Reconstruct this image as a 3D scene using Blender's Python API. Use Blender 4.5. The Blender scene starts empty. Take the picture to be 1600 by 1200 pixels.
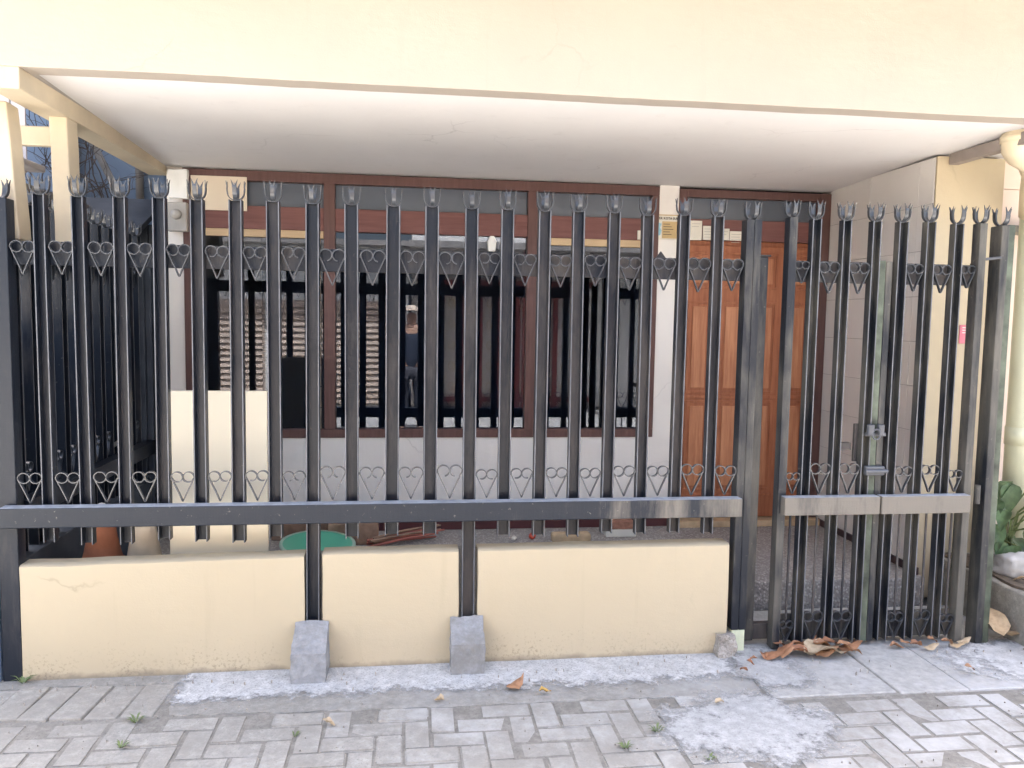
import bpy, bmesh, math, random
from mathutils import Vector, Matrix
R = math.radians
random.seed(7)
sc = bpy.context.scene
C = sc.collection

# ------------------------------------------------------------------ camera
cam_d = bpy.data.cameras.new('camera'); cam = bpy.data.objects.new('camera', cam_d); C.objects.link(cam)
cam_d.sensor_width = 36.0; cam_d.lens = 36.0*1241.4/1600.0; cam_d.clip_start = 0.02; cam_d.clip_end = 500
YAW, PITCH, ROLL = 0.126743, -0.0820526, -0.0161874
fw = Vector((math.sin(YAW)*math.cos(PITCH), math.cos(YAW)*math.cos(PITCH), math.sin(PITCH)))
rt = Vector((math.cos(YAW), -math.sin(YAW), 0.0)); dn = fw.cross(rt)
rt2 = rt*math.cos(ROLL) + dn*math.sin(ROLL); dn2 = -rt*math.sin(ROLL) + dn*math.cos(ROLL)
M = Matrix.Identity(4)
for i in range(3):
    M[i][0] = rt2[i]; M[i][1] = -dn2[i]; M[i][2] = -fw[i]
M.translation = Vector((0, -3.454, 1.55))
cam.matrix_world = M
sc.camera = cam

# ------------------------------------------------------------------ sky, sun, exposure
SUN_EL, SUN_AZ = R(68), R(12)          # high sun behind the house: the fence stands in its shade, the far side of the street is sunlit
w = bpy.data.worlds.new('World'); sc.world = w; w.use_nodes = True
nt = w.node_tree
sky = nt.nodes.new('ShaderNodeTexSky'); sky.sky_type = 'NISHITA'; sky.sun_disc = False
sky.sun_elevation = SUN_EL; sky.sun_rotation = SUN_AZ; sky.air_density = 0.9; sky.dust_density = 8.0; sky.ozone_density = 0.6
nt.links.new(sky.outputs[0], nt.nodes['Background'].inputs[0]); nt.nodes['Background'].inputs[1].default_value = 0.15
sd = bpy.data.lights.new('sun', 'SUN'); sun = bpy.data.objects.new('sun', sd); C.objects.link(sun)
sd.energy = 5.0; sd.angle = R(0.5); sd.color = (1.0, 0.965, 0.91)
sv = Vector((math.sin(SUN_AZ)*math.cos(SUN_EL), math.cos(SUN_AZ)*math.cos(SUN_EL), math.sin(SUN_EL)))
sun.rotation_euler = sv.to_track_quat('Z', 'Y').to_euler()
sc.view_settings.view_transform = 'Standard'; sc.view_settings.look = 'None'
sc.view_settings.exposure = 3.06; sc.view_settings.gamma = 1.0; sc.view_settings.use_curve_mapping = False
sc.cycles.use_denoising = True
sc.cycles.max_bounces = 10; sc.cycles.diffuse_bounces = 5; sc.cycles.transparent_max_bounces = 12
sc.cycles.sample_clamp_indirect = 6.0

# ------------------------------------------------------------------ materials
MATS = {}
class NG:
    """small helper that strings shader nodes together"""
    def __init__(s, name):
        s.m = bpy.data.materials.new(name); s.m.use_nodes = True; s.t = s.m.node_tree
        s.b = s.t.nodes['Principled BSDF']; MATS[name] = s.m
    def n(s, t, **k):
        o = s.t.nodes.new(t)
        for a, v in k.items(): setattr(o, a, v)
        return o
    def l(s, a, b): s.t.links.new(a, b)
    def pos(s, scale=(1, 1, 1), rnd=False, obj=False):
        if obj:
            p = s.n('ShaderNodeTexCoord').outputs['Object']
        else:
            p = s.n('ShaderNodeNewGeometry').outputs['Position']
        m = s.n('ShaderNodeVectorMath', operation='MULTIPLY'); s.l(p, m.inputs[0]); m.inputs[1].default_value = scale
        out = m.outputs[0]
        if rnd:
            oi = s.n('ShaderNodeObjectInfo'); a = s.n('ShaderNodeVectorMath', operation='ADD')
            mm = s.n('ShaderNodeMath', operation='MULTIPLY'); s.l(oi.outputs['Random'], mm.inputs[0]); mm.inputs[1].default_value = 91.7
            s.l(out, a.inputs[0]); s.l(mm.outputs[0], a.inputs[1]); out = a.outputs[0]
        return out
    def noise(s, vec, scale, detail=4, rough=0.55):
        t = s.n('ShaderNodeTexNoise'); t.inputs['Scale'].default_value = scale; t.inputs['Detail'].default_value = detail
        t.inputs['Roughness'].default_value = rough; s.l(vec, t.inputs['Vector']); return t.outputs['Fac']
    def vor(s, vec, scale, out='Distance', feature='F1'):
        t = s.n('ShaderNodeTexVoronoi', feature=feature); t.inputs['Scale'].default_value = scale; s.l(vec, t.inputs['Vector']); return t.outputs[out]
    def ramp(s, fac, stops):
        r = s.n('ShaderNodeValToRGB'); e = r.color_ramp.elements
        while len(e) < len(stops): e.new(0.5)
        for el, (p, c) in zip(e, stops):
            el.position = p; el.color = (c, c, c, 1) if isinstance(c, (int, float)) else (*c, 1)
        s.l(fac, r.inputs[0]); return r.outputs[0]
    def mix(s, fac, a, b, mode='MIX'):
        x = s.n('ShaderNodeMix', data_type='RGBA', blend_type=mode)
        for i, v in ((0, fac), (6, a), (7, b)):
            if isinstance(v, (int, float)): x.inputs[i].default_value = v
            elif isinstance(v, tuple): x.inputs[i].default_value = (*v, 1)
            else: s.l(v, x.inputs[i])
        return x.outputs[2]
    def math(s, op, a, b=0.0, clamp=False):
        x = s.n('ShaderNodeMath', operation=op, use_clamp=clamp)
        for i, v in ((0, a), (1, b)):
            if isinstance(v, (int, float)): x.inputs[i].default_value = v
            else: s.l(v, x.inputs[i])
        return x.outputs[0]
    def bump(s, h, strength=0.3, dist=0.01):
        b = s.n('ShaderNodeBump'); b.inputs['Strength'].default_value = strength; b.inputs['Distance'].default_value = dist
        s.l(h, b.inputs['Height']); s.l(b.outputs[0], s.b.inputs['Normal'])
    def set(s, color=None, rough=None, spec=None, metal=None, coat=None):
        for k, v in (('Base Color', color), ('Roughness', rough), ('Specular IOR Level', spec), ('Metallic', metal), ('Coat Weight', coat)):
            if v is None: continue
            if isinstance(v, (int, float)): s.b.inputs[k].default_value = v
            elif isinstance(v, tuple): s.b.inputs[k].default_value = (*v, 1)
            else: s.l(v, s.b.inputs[k])
        return s

def simple(name, col, rough=0.6, var=0.15, scale=6.0, bump=0.15, bscale=40.0, spec=0.4, dist=0.004, rnd=True):
    g = NG(name); p = g.pos(rnd=rnd)
    n1 = g.noise(p, scale, 5); n2 = g.noise(p, bscale, 4)
    dark = tuple(c*(1-var) for c in col); light = tuple(min(1, c*(1+var)) for c in col)
    g.set(color=g.ramp(n1, [(0.3, dark), (0.7, light)]), rough=rough, spec=spec)
    g.bump(n2, bump, dist)
    return g

def make_black(name, base, pale_film, bias, slope):
    # gloss enamel brushed over old paint; worn patches, and a paler film that grows towards the gate
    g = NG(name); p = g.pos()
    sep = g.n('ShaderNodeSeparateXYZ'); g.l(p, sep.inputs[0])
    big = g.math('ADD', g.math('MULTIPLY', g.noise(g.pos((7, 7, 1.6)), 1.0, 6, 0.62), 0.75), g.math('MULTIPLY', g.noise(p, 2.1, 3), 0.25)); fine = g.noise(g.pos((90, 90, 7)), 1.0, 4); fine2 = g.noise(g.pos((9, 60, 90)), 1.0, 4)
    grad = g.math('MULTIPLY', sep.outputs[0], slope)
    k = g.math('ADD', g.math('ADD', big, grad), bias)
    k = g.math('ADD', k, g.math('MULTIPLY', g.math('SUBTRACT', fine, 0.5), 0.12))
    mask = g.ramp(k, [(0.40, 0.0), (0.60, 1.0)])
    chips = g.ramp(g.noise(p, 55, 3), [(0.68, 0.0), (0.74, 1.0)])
    col = g.mix(mask, base, pale_film)
    col = g.mix(g.math('MULTIPLY', chips, 0.35), col, tuple(min(1, d*1.8) for d in pale_film))
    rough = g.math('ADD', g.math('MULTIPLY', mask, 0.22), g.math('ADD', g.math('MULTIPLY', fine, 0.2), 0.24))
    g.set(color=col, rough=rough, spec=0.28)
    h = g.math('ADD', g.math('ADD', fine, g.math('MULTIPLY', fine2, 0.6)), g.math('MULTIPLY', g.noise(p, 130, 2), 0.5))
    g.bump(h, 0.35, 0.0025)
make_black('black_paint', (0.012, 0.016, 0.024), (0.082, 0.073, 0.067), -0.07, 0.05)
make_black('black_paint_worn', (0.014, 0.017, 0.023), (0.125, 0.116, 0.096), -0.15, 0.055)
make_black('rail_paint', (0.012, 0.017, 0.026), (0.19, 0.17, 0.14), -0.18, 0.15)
simple('edge_highlight', (0.115, 0.12, 0.13), 0.35, 0.35, 12, 0.3, 60, 0.5)  # lighter tone on bar edges stands in for the highlights they catch
simple('rail_top_pale', (0.33, 0.345, 0.365), 0.6, 0.25, 25, 0.3, 80)  # paler blue-grey for the upward faces of the lower rails
simple('scroll_paint', (0.042, 0.046, 0.052), 0.28, 0.3, 20, 0.2, 60, 0.7)

def plaster(name, col, dirt, speck=0.0, base_z=None):
    g = NG(name); p = g.pos()
    n = g.noise(p, 1.3, 5); c = g.ramp(n, [(0.3, tuple(x*0.93 for x in col)), (0.7, col)])
    c = g.mix(g.math('MULTIPLY', g.ramp(g.noise(g.pos((2.2, 2.2, 0.5)), 2.0, 5), [(0.6, 0.0), (0.85, 1.0)]), 0.35), c, dirt)
    if base_z is not None:
        sep = g.n('ShaderNodeSeparateXYZ'); g.l(p, sep.inputs[0])
        low = g.ramp(g.math('DIVIDE', sep.outputs[2], base_z, True), [(0.0, 1.0), (1.0, 0.0)])
        sp = g.ramp(g.math('ADD', g.noise(p, 70, 5, 0.7), g.math('MULTIPLY', low, 0.14)), [(0.63, 0.0), (0.72, 1.0)])
        pat = g.ramp(g.noise(p, 3.1, 3), [(0.42, 0.0), (0.6, 1.0)])
        c = g.mix(g.math('MULTIPLY', g.math('MULTIPLY', sp, low), g.math('MULTIPLY', pat, 0.55)), c, tuple(x*0.35 for x in dirt))
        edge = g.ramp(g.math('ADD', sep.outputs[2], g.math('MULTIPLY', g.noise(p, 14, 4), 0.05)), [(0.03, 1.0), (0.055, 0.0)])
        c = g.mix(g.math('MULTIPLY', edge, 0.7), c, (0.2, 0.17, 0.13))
    # hairline cracks, rain streaks and trowel sweeps
    wob = g.n('ShaderNodeVectorMath', operation='ADD'); nv = g.n('ShaderNodeTexNoise'); nv.inputs['Scale'].default_value = 3.0; nv.inputs['Detail'].default_value = 6
    g.l(p, nv.inputs['Vector']); sc2 = g.n('ShaderNodeVectorMath', operation='SCALE'); g.l(nv.outputs['Color'], sc2.inputs[0]); sc2.inputs['Scale'].default_value = 0.3; g.l(sc2.outputs[0], wob.inputs[0]); g.l(p, wob.inputs[1])
    cr = g.ramp(g.vor(wob.outputs[0], 1.15, 'Distance', 'DISTANCE_TO_EDGE'), [(0.0, 1.0), (0.006, 0.0)])
    crm = g.ramp(g.noise(p, 1.9, 3), [(0.55, 0.0), (0.68, 1.0)])
    c = g.mix(g.math('MULTIPLY', g.math('MULTIPLY', cr, crm), 0.28), c, tuple(x*0.4 for x in dirt))
    stk = g.ramp(g.noise(g.pos((11, 11, 0.7)), 1.0, 5, 0.6), [(0.60, 0.0), (0.80, 1.0)])
    c = g.mix(g.math('MULTIPLY', stk, 0.22), c, tuple(x*0.72 for x in dirt))
    g.set(color=c, rough=0.75, spec=0.25)
    sweep = g.noise(g.pos((5, 5, 16)), 1.0, 4)
    g.bump(g.math('ADD', g.math('ADD', g.noise(p, 9, 4), g.math('MULTIPLY', g.noise(p, 160, 3), 0.25)), g.math('MULTIPLY', sweep, 0.7)), 0.22, 0.01)
plaster('cream_plaster', (0.50, 0.420, 0.286), (0.44, 0.362, 0.236), base_z=0.22)
plaster('cream_upper', (0.43, 0.380, 0.322), (0.425, 0.372, 0.31))
plaster('white_plaster', (0.85, 0.815, 0.755), (0.79, 0.74, 0.67))
plaster('ceiling_white', (0.80, 0.785, 0.77), (0.74, 0.71, 0.68))
plaster('neighbour_pink', (0.72, 0.58, 0.47), (0.55, 0.43, 0.34))
plaster('facade_white', (0.75, 0.74, 0.70), (0.6, 0.56, 0.5))
plaster('blue_wall', (0.25, 0.33, 0.43), (0.2, 0.27, 0.36))
simple('cream_timber', (0.56, 0.475, 0.34), 0.55, 0.1, 5, 0.25, 30)
simple('beam_shaded', (0.30, 0.255, 0.225), 0.6, 0.1)  # cream beam with its shade put into a darker base colour
simple('cream_board', (0.86, 0.78, 0.60), 0.45, 0.03, 2, 0.05, 30)
simple('panel_beige', (0.72, 0.62, 0.48), 0.6, 0.05, 2, 0.05)
simple('tile_white', (0.76, 0.725, 0.675), 0.3, 0.03, 3, 0.03, 8, 0.5)
simple('grout', (0.32, 0.28, 0.25), 0.9)
simple('skirting_dark', (0.06, 0.035, 0.035), 0.35, 0.1)
simple('skirting_red', (0.10, 0.035, 0.035), 0.4, 0.1)
simple('pipe_pale', (0.60, 0.60, 0.42), 0.4, 0.06, 4, 0.05)
simple('pipe_cream', (0.72, 0.62, 0.44), 0.4, 0.06, 4, 0.05)
simple('green_old_paint', (0.075, 0.09, 0.062), 0.5, 0.7, 9, 0.4, 60)
simple('pale_green', (0.58, 0.62, 0.44), 0.7, 0.12, 12, 0.3, 60)
simple('terracotta', (0.36, 0.14, 0.075), 0.8, 0.2, 9, 0.4, 50)
simple('pot_cement', (0.50, 0.43, 0.33), 0.85, 0.15, 7, 0.4, 60)
simple('basin_green', (0.12, 0.47, 0.30), 0.35, 0.05, 4, 0.03)
simple('basin_rim', (0.42, 0.60, 0.46), 0.4, 0.05, 4, 0.03)
simple('wood_rough', (0.30, 0.19, 0.125), 0.85, 0.35, 11, 0.6, 60)
simple('wood_pale', (0.55, 0.40, 0.24), 0.8, 0.2, 14, 0.4, 60)
simple('wood_grey', (0.24, 0.235, 0.22), 0.85, 0.25, 14, 0.4, 60)
simple('stick_red', (0.42, 0.14, 0.10), 0.7, 0.2)
simple('red_plastic', (0.62, 0.09, 0.05), 0.4, 0.08)
simple('white_plastic', (0.80, 0.80, 0.76), 0.4, 0.05)
simple('paper_white', (0.72, 0.68, 0.58), 0.7, 0.05)
simple('paper_tan', (0.55, 0.40, 0.20), 0.7, 0.08)
simple('paper_blue', (0.25, 0.44, 0.52), 0.7, 0.2, 30)
simple('ink', (0.06, 0.05, 0.045), 0.8, 0.1)
simple('ink_faint', (0.42, 0.39, 0.35), 0.8, 0.1)
simple('sign_pink', (0.55, 0.16, 0.2), 0.5, 0.1)
simple('brick_red', (0.35, 0.17, 0.11), 0.9, 0.3, 30, 0.5, 80)
simple('stone_rock', (0.42, 0.41, 0.385), 0.85, 0.2, 9, 0.6, 40)
simple('soil', (0.11, 0.085, 0.06), 0.95, 0.35, 25, 0.8, 80, dist=0.01)
simple('leaf_green', (0.085, 0.14, 0.06), 0.45, 0.55, 16, 0.4, 70)
simple('leaf_stem', (0.13, 0.17, 0.06), 0.5, 0.2)
simple('weed_green', (0.13, 0.17, 0.065), 0.6, 0.3, 20)
simple('bark', (0.09, 0.075, 0.065), 0.9, 0.3, 30, 0.5, 60)
simple('dark_yard', (0.055, 0.064, 0.078), 0.8, 0.3, 5, 0.3, 30)
simple('dark_cloth', (0.06, 0.07, 0.088), 0.9, 0.25, 6, 0.3, 30)
simple('roof_grey', (0.30, 0.28, 0.26), 0.85, 0.2, 6, 0.3)
simple('corrugated_pale', (0.55, 0.51, 0.49), 0.6, 0.08, 3, 0.1)
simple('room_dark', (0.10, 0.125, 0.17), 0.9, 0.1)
simple('frosted_pane', (0.085, 0.10, 0.125), 0.25, 0.06, 2, 0.02, 20, 0.5)
simple('shutter_brown', (0.42, 0.33, 0.26), 0.55, 0.12, 4, 0.1)
simple('maroon_paint', (0.22, 0.05, 0.04), 0.45, 0.12)
simple('gold_paint', (0.62, 0.47, 0.20), 0.35, 0.1)
simple('meter_grey', (0.42, 0.40, 0.37), 0.35, 0.15)
simple('metal_zinc', (0.10, 0.105, 0.115), 0.35, 0.2)
simple('skin', (0.42, 0.25, 0.17), 0.5, 0.06)
simple('shirt_dark', (0.035, 0.045, 0.07), 0.85, 0.2)
simple('trouser_dark', (0.05, 0.05, 0.06), 0.85, 0.2)
simple('cap_pale', (0.55, 0.45, 0.36), 0.8, 0.1)
MATS['pipe_pale'].node_tree.nodes['Principled BSDF'].inputs['Specular IOR Level'].default_value = 0.5

def leafmat(name, a, b):
    g = NG(name); p = g.pos(rnd=True)
    oi = g.n('ShaderNodeObjectInfo')
    c = g.mix(oi.outputs['Random'], a, b)
    c = g.mix(g.math('MULTIPLY', g.ramp(g.noise(p, 45, 4), [(0.45, 0.0), (0.7, 1.0)]), 0.5), c, tuple(x*0.5 for x in a))
    g.set(color=c, rough=0.65, spec=0.3); g.bump(g.noise(p, 90, 3), 0.4, 0.004)
leafmat('leaf_brown', (0.30, 0.135, 0.07), (0.42, 0.24, 0.13))
leafmat('leaf_tan', (0.52, 0.36, 0.20), (0.50, 0.40, 0.27))
leafmat('leaf_yellow', (0.58, 0.36, 0.10), (0.50, 0.33, 0.12))

def wood(name, a, b, rough, sc_=(14, 14, 1.1), coat=0.0):
    g = NG(name); p = g.pos(sc_)
    n = g.noise(p, 3.0, 6, 0.6); big = g.noise(g.pos(), 1.7, 4)
    c = g.ramp(g.math('ADD', g.math('MULTIPLY', n, 0.7), g.math('MULTIPLY', big, 0.3)), [(0.33, a), (0.66, b)])
    g.set(color=c, rough=rough, spec=0.22, coat=coat); g.bump(n, 0.15, 0.003)
wood('door_wood', (0.25, 0.08, 0.038), (0.45, 0.175, 0.085), 0.45)
wood('door_panel_wood', (0.34, 0.125, 0.06), (0.58, 0.27, 0.14), 0.42)
wood('frame_wood', (0.095, 0.05, 0.044), (0.15, 0.082, 0.072), 0.45)
wood('beam_wood', (0.135, 0.056, 0.05), (0.21, 0.095, 0.084), 0.45, (1.1, 14, 14))
wood('blind_tan', (0.50, 0.36, 0.22), (0.6, 0.44, 0.27), 0.55, (1.1, 14, 14))

def concrete(name, a, b, speck, rough=0.85, speck_at=0.62, white=None, white_at=0.55, drift=0.0, holes=None, grime=None, shape=None):
    g = NG(name); p = g.pos(); q = g.pos(rnd=True)
    oi = g.n('ShaderNodeObjectInfo')
    c = g.mix(g.ramp(g.noise(q, 5, 6, 0.65), [(0.3, 0.0), (0.7, 1.0)]), a, b)
    c = g.mix(g.math('MULTIPLY', oi.outputs['Random'], 0.35), c, tuple(x*0.72 for x in a))
    c = g.mix(0.55, c, g.ramp(g.noise(p, 22, 6, 0.75), [(0.32, tuple(x*0.62 for x in a)), (0.5, a), (0.7, tuple(min(1, x*1.2) for x in b))]))
    sp = g.ramp(g.noise(p, 120, 4, 0.7), [(speck_at-0.06, 0.0), (speck_at+0.04, 1.0)])
    c = g.mix(g.math('MULTIPLY', sp, 0.6), c, speck)
    if white:
        sep = g.n('ShaderNodeSeparateXYZ'); g.l(p, sep.inputs[0])
        k = g.math('ADD', g.math('ADD', g.noise(p, 1.1, 6, 0.7), g.math('MULTIPLY', g.noise(p, 30, 5, 0.7), 0.3)), g.math('MULTIPLY', sep.outputs[0], drift))
        m = g.ramp(k, [(white_at, 0.0), (white_at+0.25, 1.0)])
        c = g.mix(g.math('MULTIPLY', m, 0.8), c, white)
    if grime:      # sand and dirt washed over edges and joints, in drifts of its own
        gk = g.math('ADD', g.noise(p, 3.2, 7, 0.68), g.math('MULTIPLY', g.noise(p, 60, 4, 0.7), 0.25))
        c = g.mix(g.math('MULTIPLY', g.ramp(gk, [(0.56, 0.0), (0.74, 1.0)]), 0.75), c, grime)
    if shape:      # thin film whose own outline frays out
        sx = g.n('ShaderNodeSeparateXYZ'); g.l(p, sx.inputs[0]); X_, Y_ = sx.outputs[0], sx.outputs[1]
        if shape[0] == 'strip':
            _, xa, xb, ya, soft = shape
            f = g.math('MINIMUM', g.math('MINIMUM', g.math('DIVIDE', g.math('SUBTRACT', Y_, ya), soft), g.math('DIVIDE', g.math('SUBTRACT', X_, xa), soft)), g.math('DIVIDE', g.math('SUBTRACT', xb, X_), soft))
        else:
            _, cx_, cy_, rx_, ry_ = shape
            ax = g.math('DIVIDE', g.math('SUBTRACT', X_, cx_), rx_); ay = g.math('DIVIDE', g.math('SUBTRACT', Y_, cy_), ry_)
            f = g.math('MULTIPLY', g.math('SUBTRACT', 1.0, g.math('ADD', g.math('MULTIPLY', ax, ax), g.math('MULTIPLY', ay, ay))), 1.6)
        nz = g.math('ADD', g.math('SUBTRACT', g.noise(p, 5.5, 8, 0.68), 0.5), g.math('MULTIPLY', g.math('SUBTRACT', g.noise(p, 48, 5, 0.7), 0.5), 0.45))
        f = g.math('ADD', f, g.math('MULTIPLY', nz, 4.2))
        g.l(g.ramp(f, [(0.0, 0.0), (1.0, 1.0)]), g.b.inputs['Alpha'])
    if holes:
        h = g.ramp(g.math('ADD', g.noise(p, 7, 8, 0.72), g.math('MULTIPLY', g.noise(p, 45, 4, 0.7), 0.25)), [(holes-0.02, 0.0), (holes+0.02, 1.0)])
        g.l(h, g.b.inputs['Alpha'])
    g.set(color=c, rough=rough, spec=0.25)
    g.bump(g.math('ADD', g.noise(p, 30, 5), g.math('MULTIPLY', g.noise(p, 210, 3), 0.5)), 0.45, 0.006)
concrete('paver_grey', (0.325, 0.308, 0.272), (0.42, 0.40, 0.358), (0.18, 0.173, 0.16), white=(0.50, 0.497, 0.482), white_at=0.64, drift=0.09, grime=(0.275, 0.258, 0.225))
concrete('joint_sand', (0.235, 0.22, 0.19), (0.315, 0.298, 0.265), (0.12, 0.11, 0.095))
concrete('mortar_grey', (0.28, 0.266, 0.235), (0.37, 0.355, 0.322), (0.15, 0.14, 0.12), white=(0.42, 0.415, 0.40), white_at=0.68, drift=0.04)
concrete('cement_strip', (0.47, 0.47, 0.46), (0.63, 0.63, 0.615), (0.2, 0.195, 0.185), speck_at=0.575, shape=('strip', -0.99, 1.50, -0.285, 0.07))
concrete('cement_smear', (0.40, 0.398, 0.385), (0.53, 0.528, 0.515), (0.24, 0.235, 0.225), speck_at=0.60, shape=('oval', 1.30, -0.66, 0.37, 0.30))
concrete('cement_smear_gate', (0.40, 0.398, 0.385), (0.53, 0.528, 0.515), (0.24, 0.235, 0.225), speck_at=0.60, shape=('oval', 1.60, -0.18, 0.19, 0.25))
concrete('cement_smear_end', (0.47, 0.47, 0.46), (0.62, 0.62, 0.61), (0.26, 0.255, 0.245), speck_at=0.62, shape=('oval', 3.0, -0.20, 0.62, 0.26))
concrete('slab_grey', (0.40, 0.39, 0.362), (0.485, 0.472, 0.44), (0.24, 0.24, 0.23), speck_at=0.7, white=(0.55, 0.555, 0.56), white_at=0.62)
concrete('footing_grey', (0.28, 0.283, 0.285), (0.34, 0.343, 0.345), (0.2, 0.2, 0.2), speck_at=0.66, grime=(0.2, 0.19, 0.17))
concrete('stone_step', (0.25, 0.23, 0.19), (0.36, 0.34, 0.29), (0.12, 0.11, 0.09))
concrete('rubble', (0.34, 0.31, 0.27), (0.5, 0.47, 0.42), (0.14, 0.12, 0.1), speck_at=0.56)
concrete('asphalt_far', (0.17, 0.165, 0.155), (0.24, 0.235, 0.22), (0.1, 0.1, 0.09))

def pebble():
    g = NG('pebble_floor'); p = g.pos()
    d = g.vor(p, 75); cl = g.vor(p, 75, 'Color')
    hs = g.n('ShaderNodeRGBToBW'); g.l(cl, hs.inputs[0])
    c = g.ramp(hs.outputs[0], [(0.15, (0.19, 0.172, 0.155)), (0.5, (0.42, 0.385, 0.35)), (0.9, (0.62, 0.59, 0.55))])
    c = g.mix(g.ramp(d, [(0.35, 0.0), (0.6, 1.0)]), c, (0.25, 0.228, 0.205))
    c = g.mix(g.math('MULTIPLY', g.noise(p, 2.5, 5), 0.5), c, (0.46, 0.43, 0.395))
    g.set(color=c, rough=0.6); g.bump(g.math('SUBTRACT', 1.0, d), 0.8, 0.006)
pebble()

def far_paving():
    g = NG('far_paving'); p = g.pos()
    b = g.n('ShaderNodeTexBrick'); g.l(p, b.inputs['Vector']); b.inputs['Scale'].default_value = 1.0
    b.inputs['Brick Width'].default_value = 0.2; b.inputs['Row Height'].default_value = 0.1; b.inputs['Mortar Size'].default_value = 0.006
    b.inputs['Color1'].default_value = (0.36, 0.355, 0.34, 1); b.inputs['Color2'].default_value = (0.43, 0.425, 0.41, 1); b.inputs['Mortar'].default_value = (0.15, 0.14, 0.12, 1)
    c = g.mix(g.math('MULTIPLY', g.noise(p, 3, 5), 0.5), b.outputs[0], (0.24, 0.23, 0.21))
    g.set(color=c, rough=0.85); g.bump(g.noise(p, 60, 4), 0.3, 0.006)
far_paving()

def glass():
    m = bpy.data.materials.new('window_glass'); m.use_nodes = True; t = m.node_tree; MATS['window_glass'] = m
    for n in list(t.nodes): t.nodes.remove(n)
    o = t.nodes.new('ShaderNodeOutputMaterial'); mx = t.nodes.new('ShaderNodeMixShader')
    tr = t.nodes.new('ShaderNodeBsdfTransparent'); tr.inputs[0].default_value = (0.62, 0.66, 0.72, 1)
    gl = t.nodes.new('ShaderNodeBsdfGlossy'); gl.inputs['Roughness'].default_value = 0.004; gl.inputs[0].default_value = (0.85, 0.9, 1.0, 1)
    fr = t.nodes.new('ShaderNodeFresnel'); fr.inputs[0].default_value = 1.55
    t.links.new(fr.outputs[0], mx.inputs[0]); t.links.new(tr.outputs[0], mx.inputs[1]); t.links.new(gl.outputs[0], mx.inputs[2]); t.links.new(mx.outputs[0], o.inputs[0])
glass()

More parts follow.
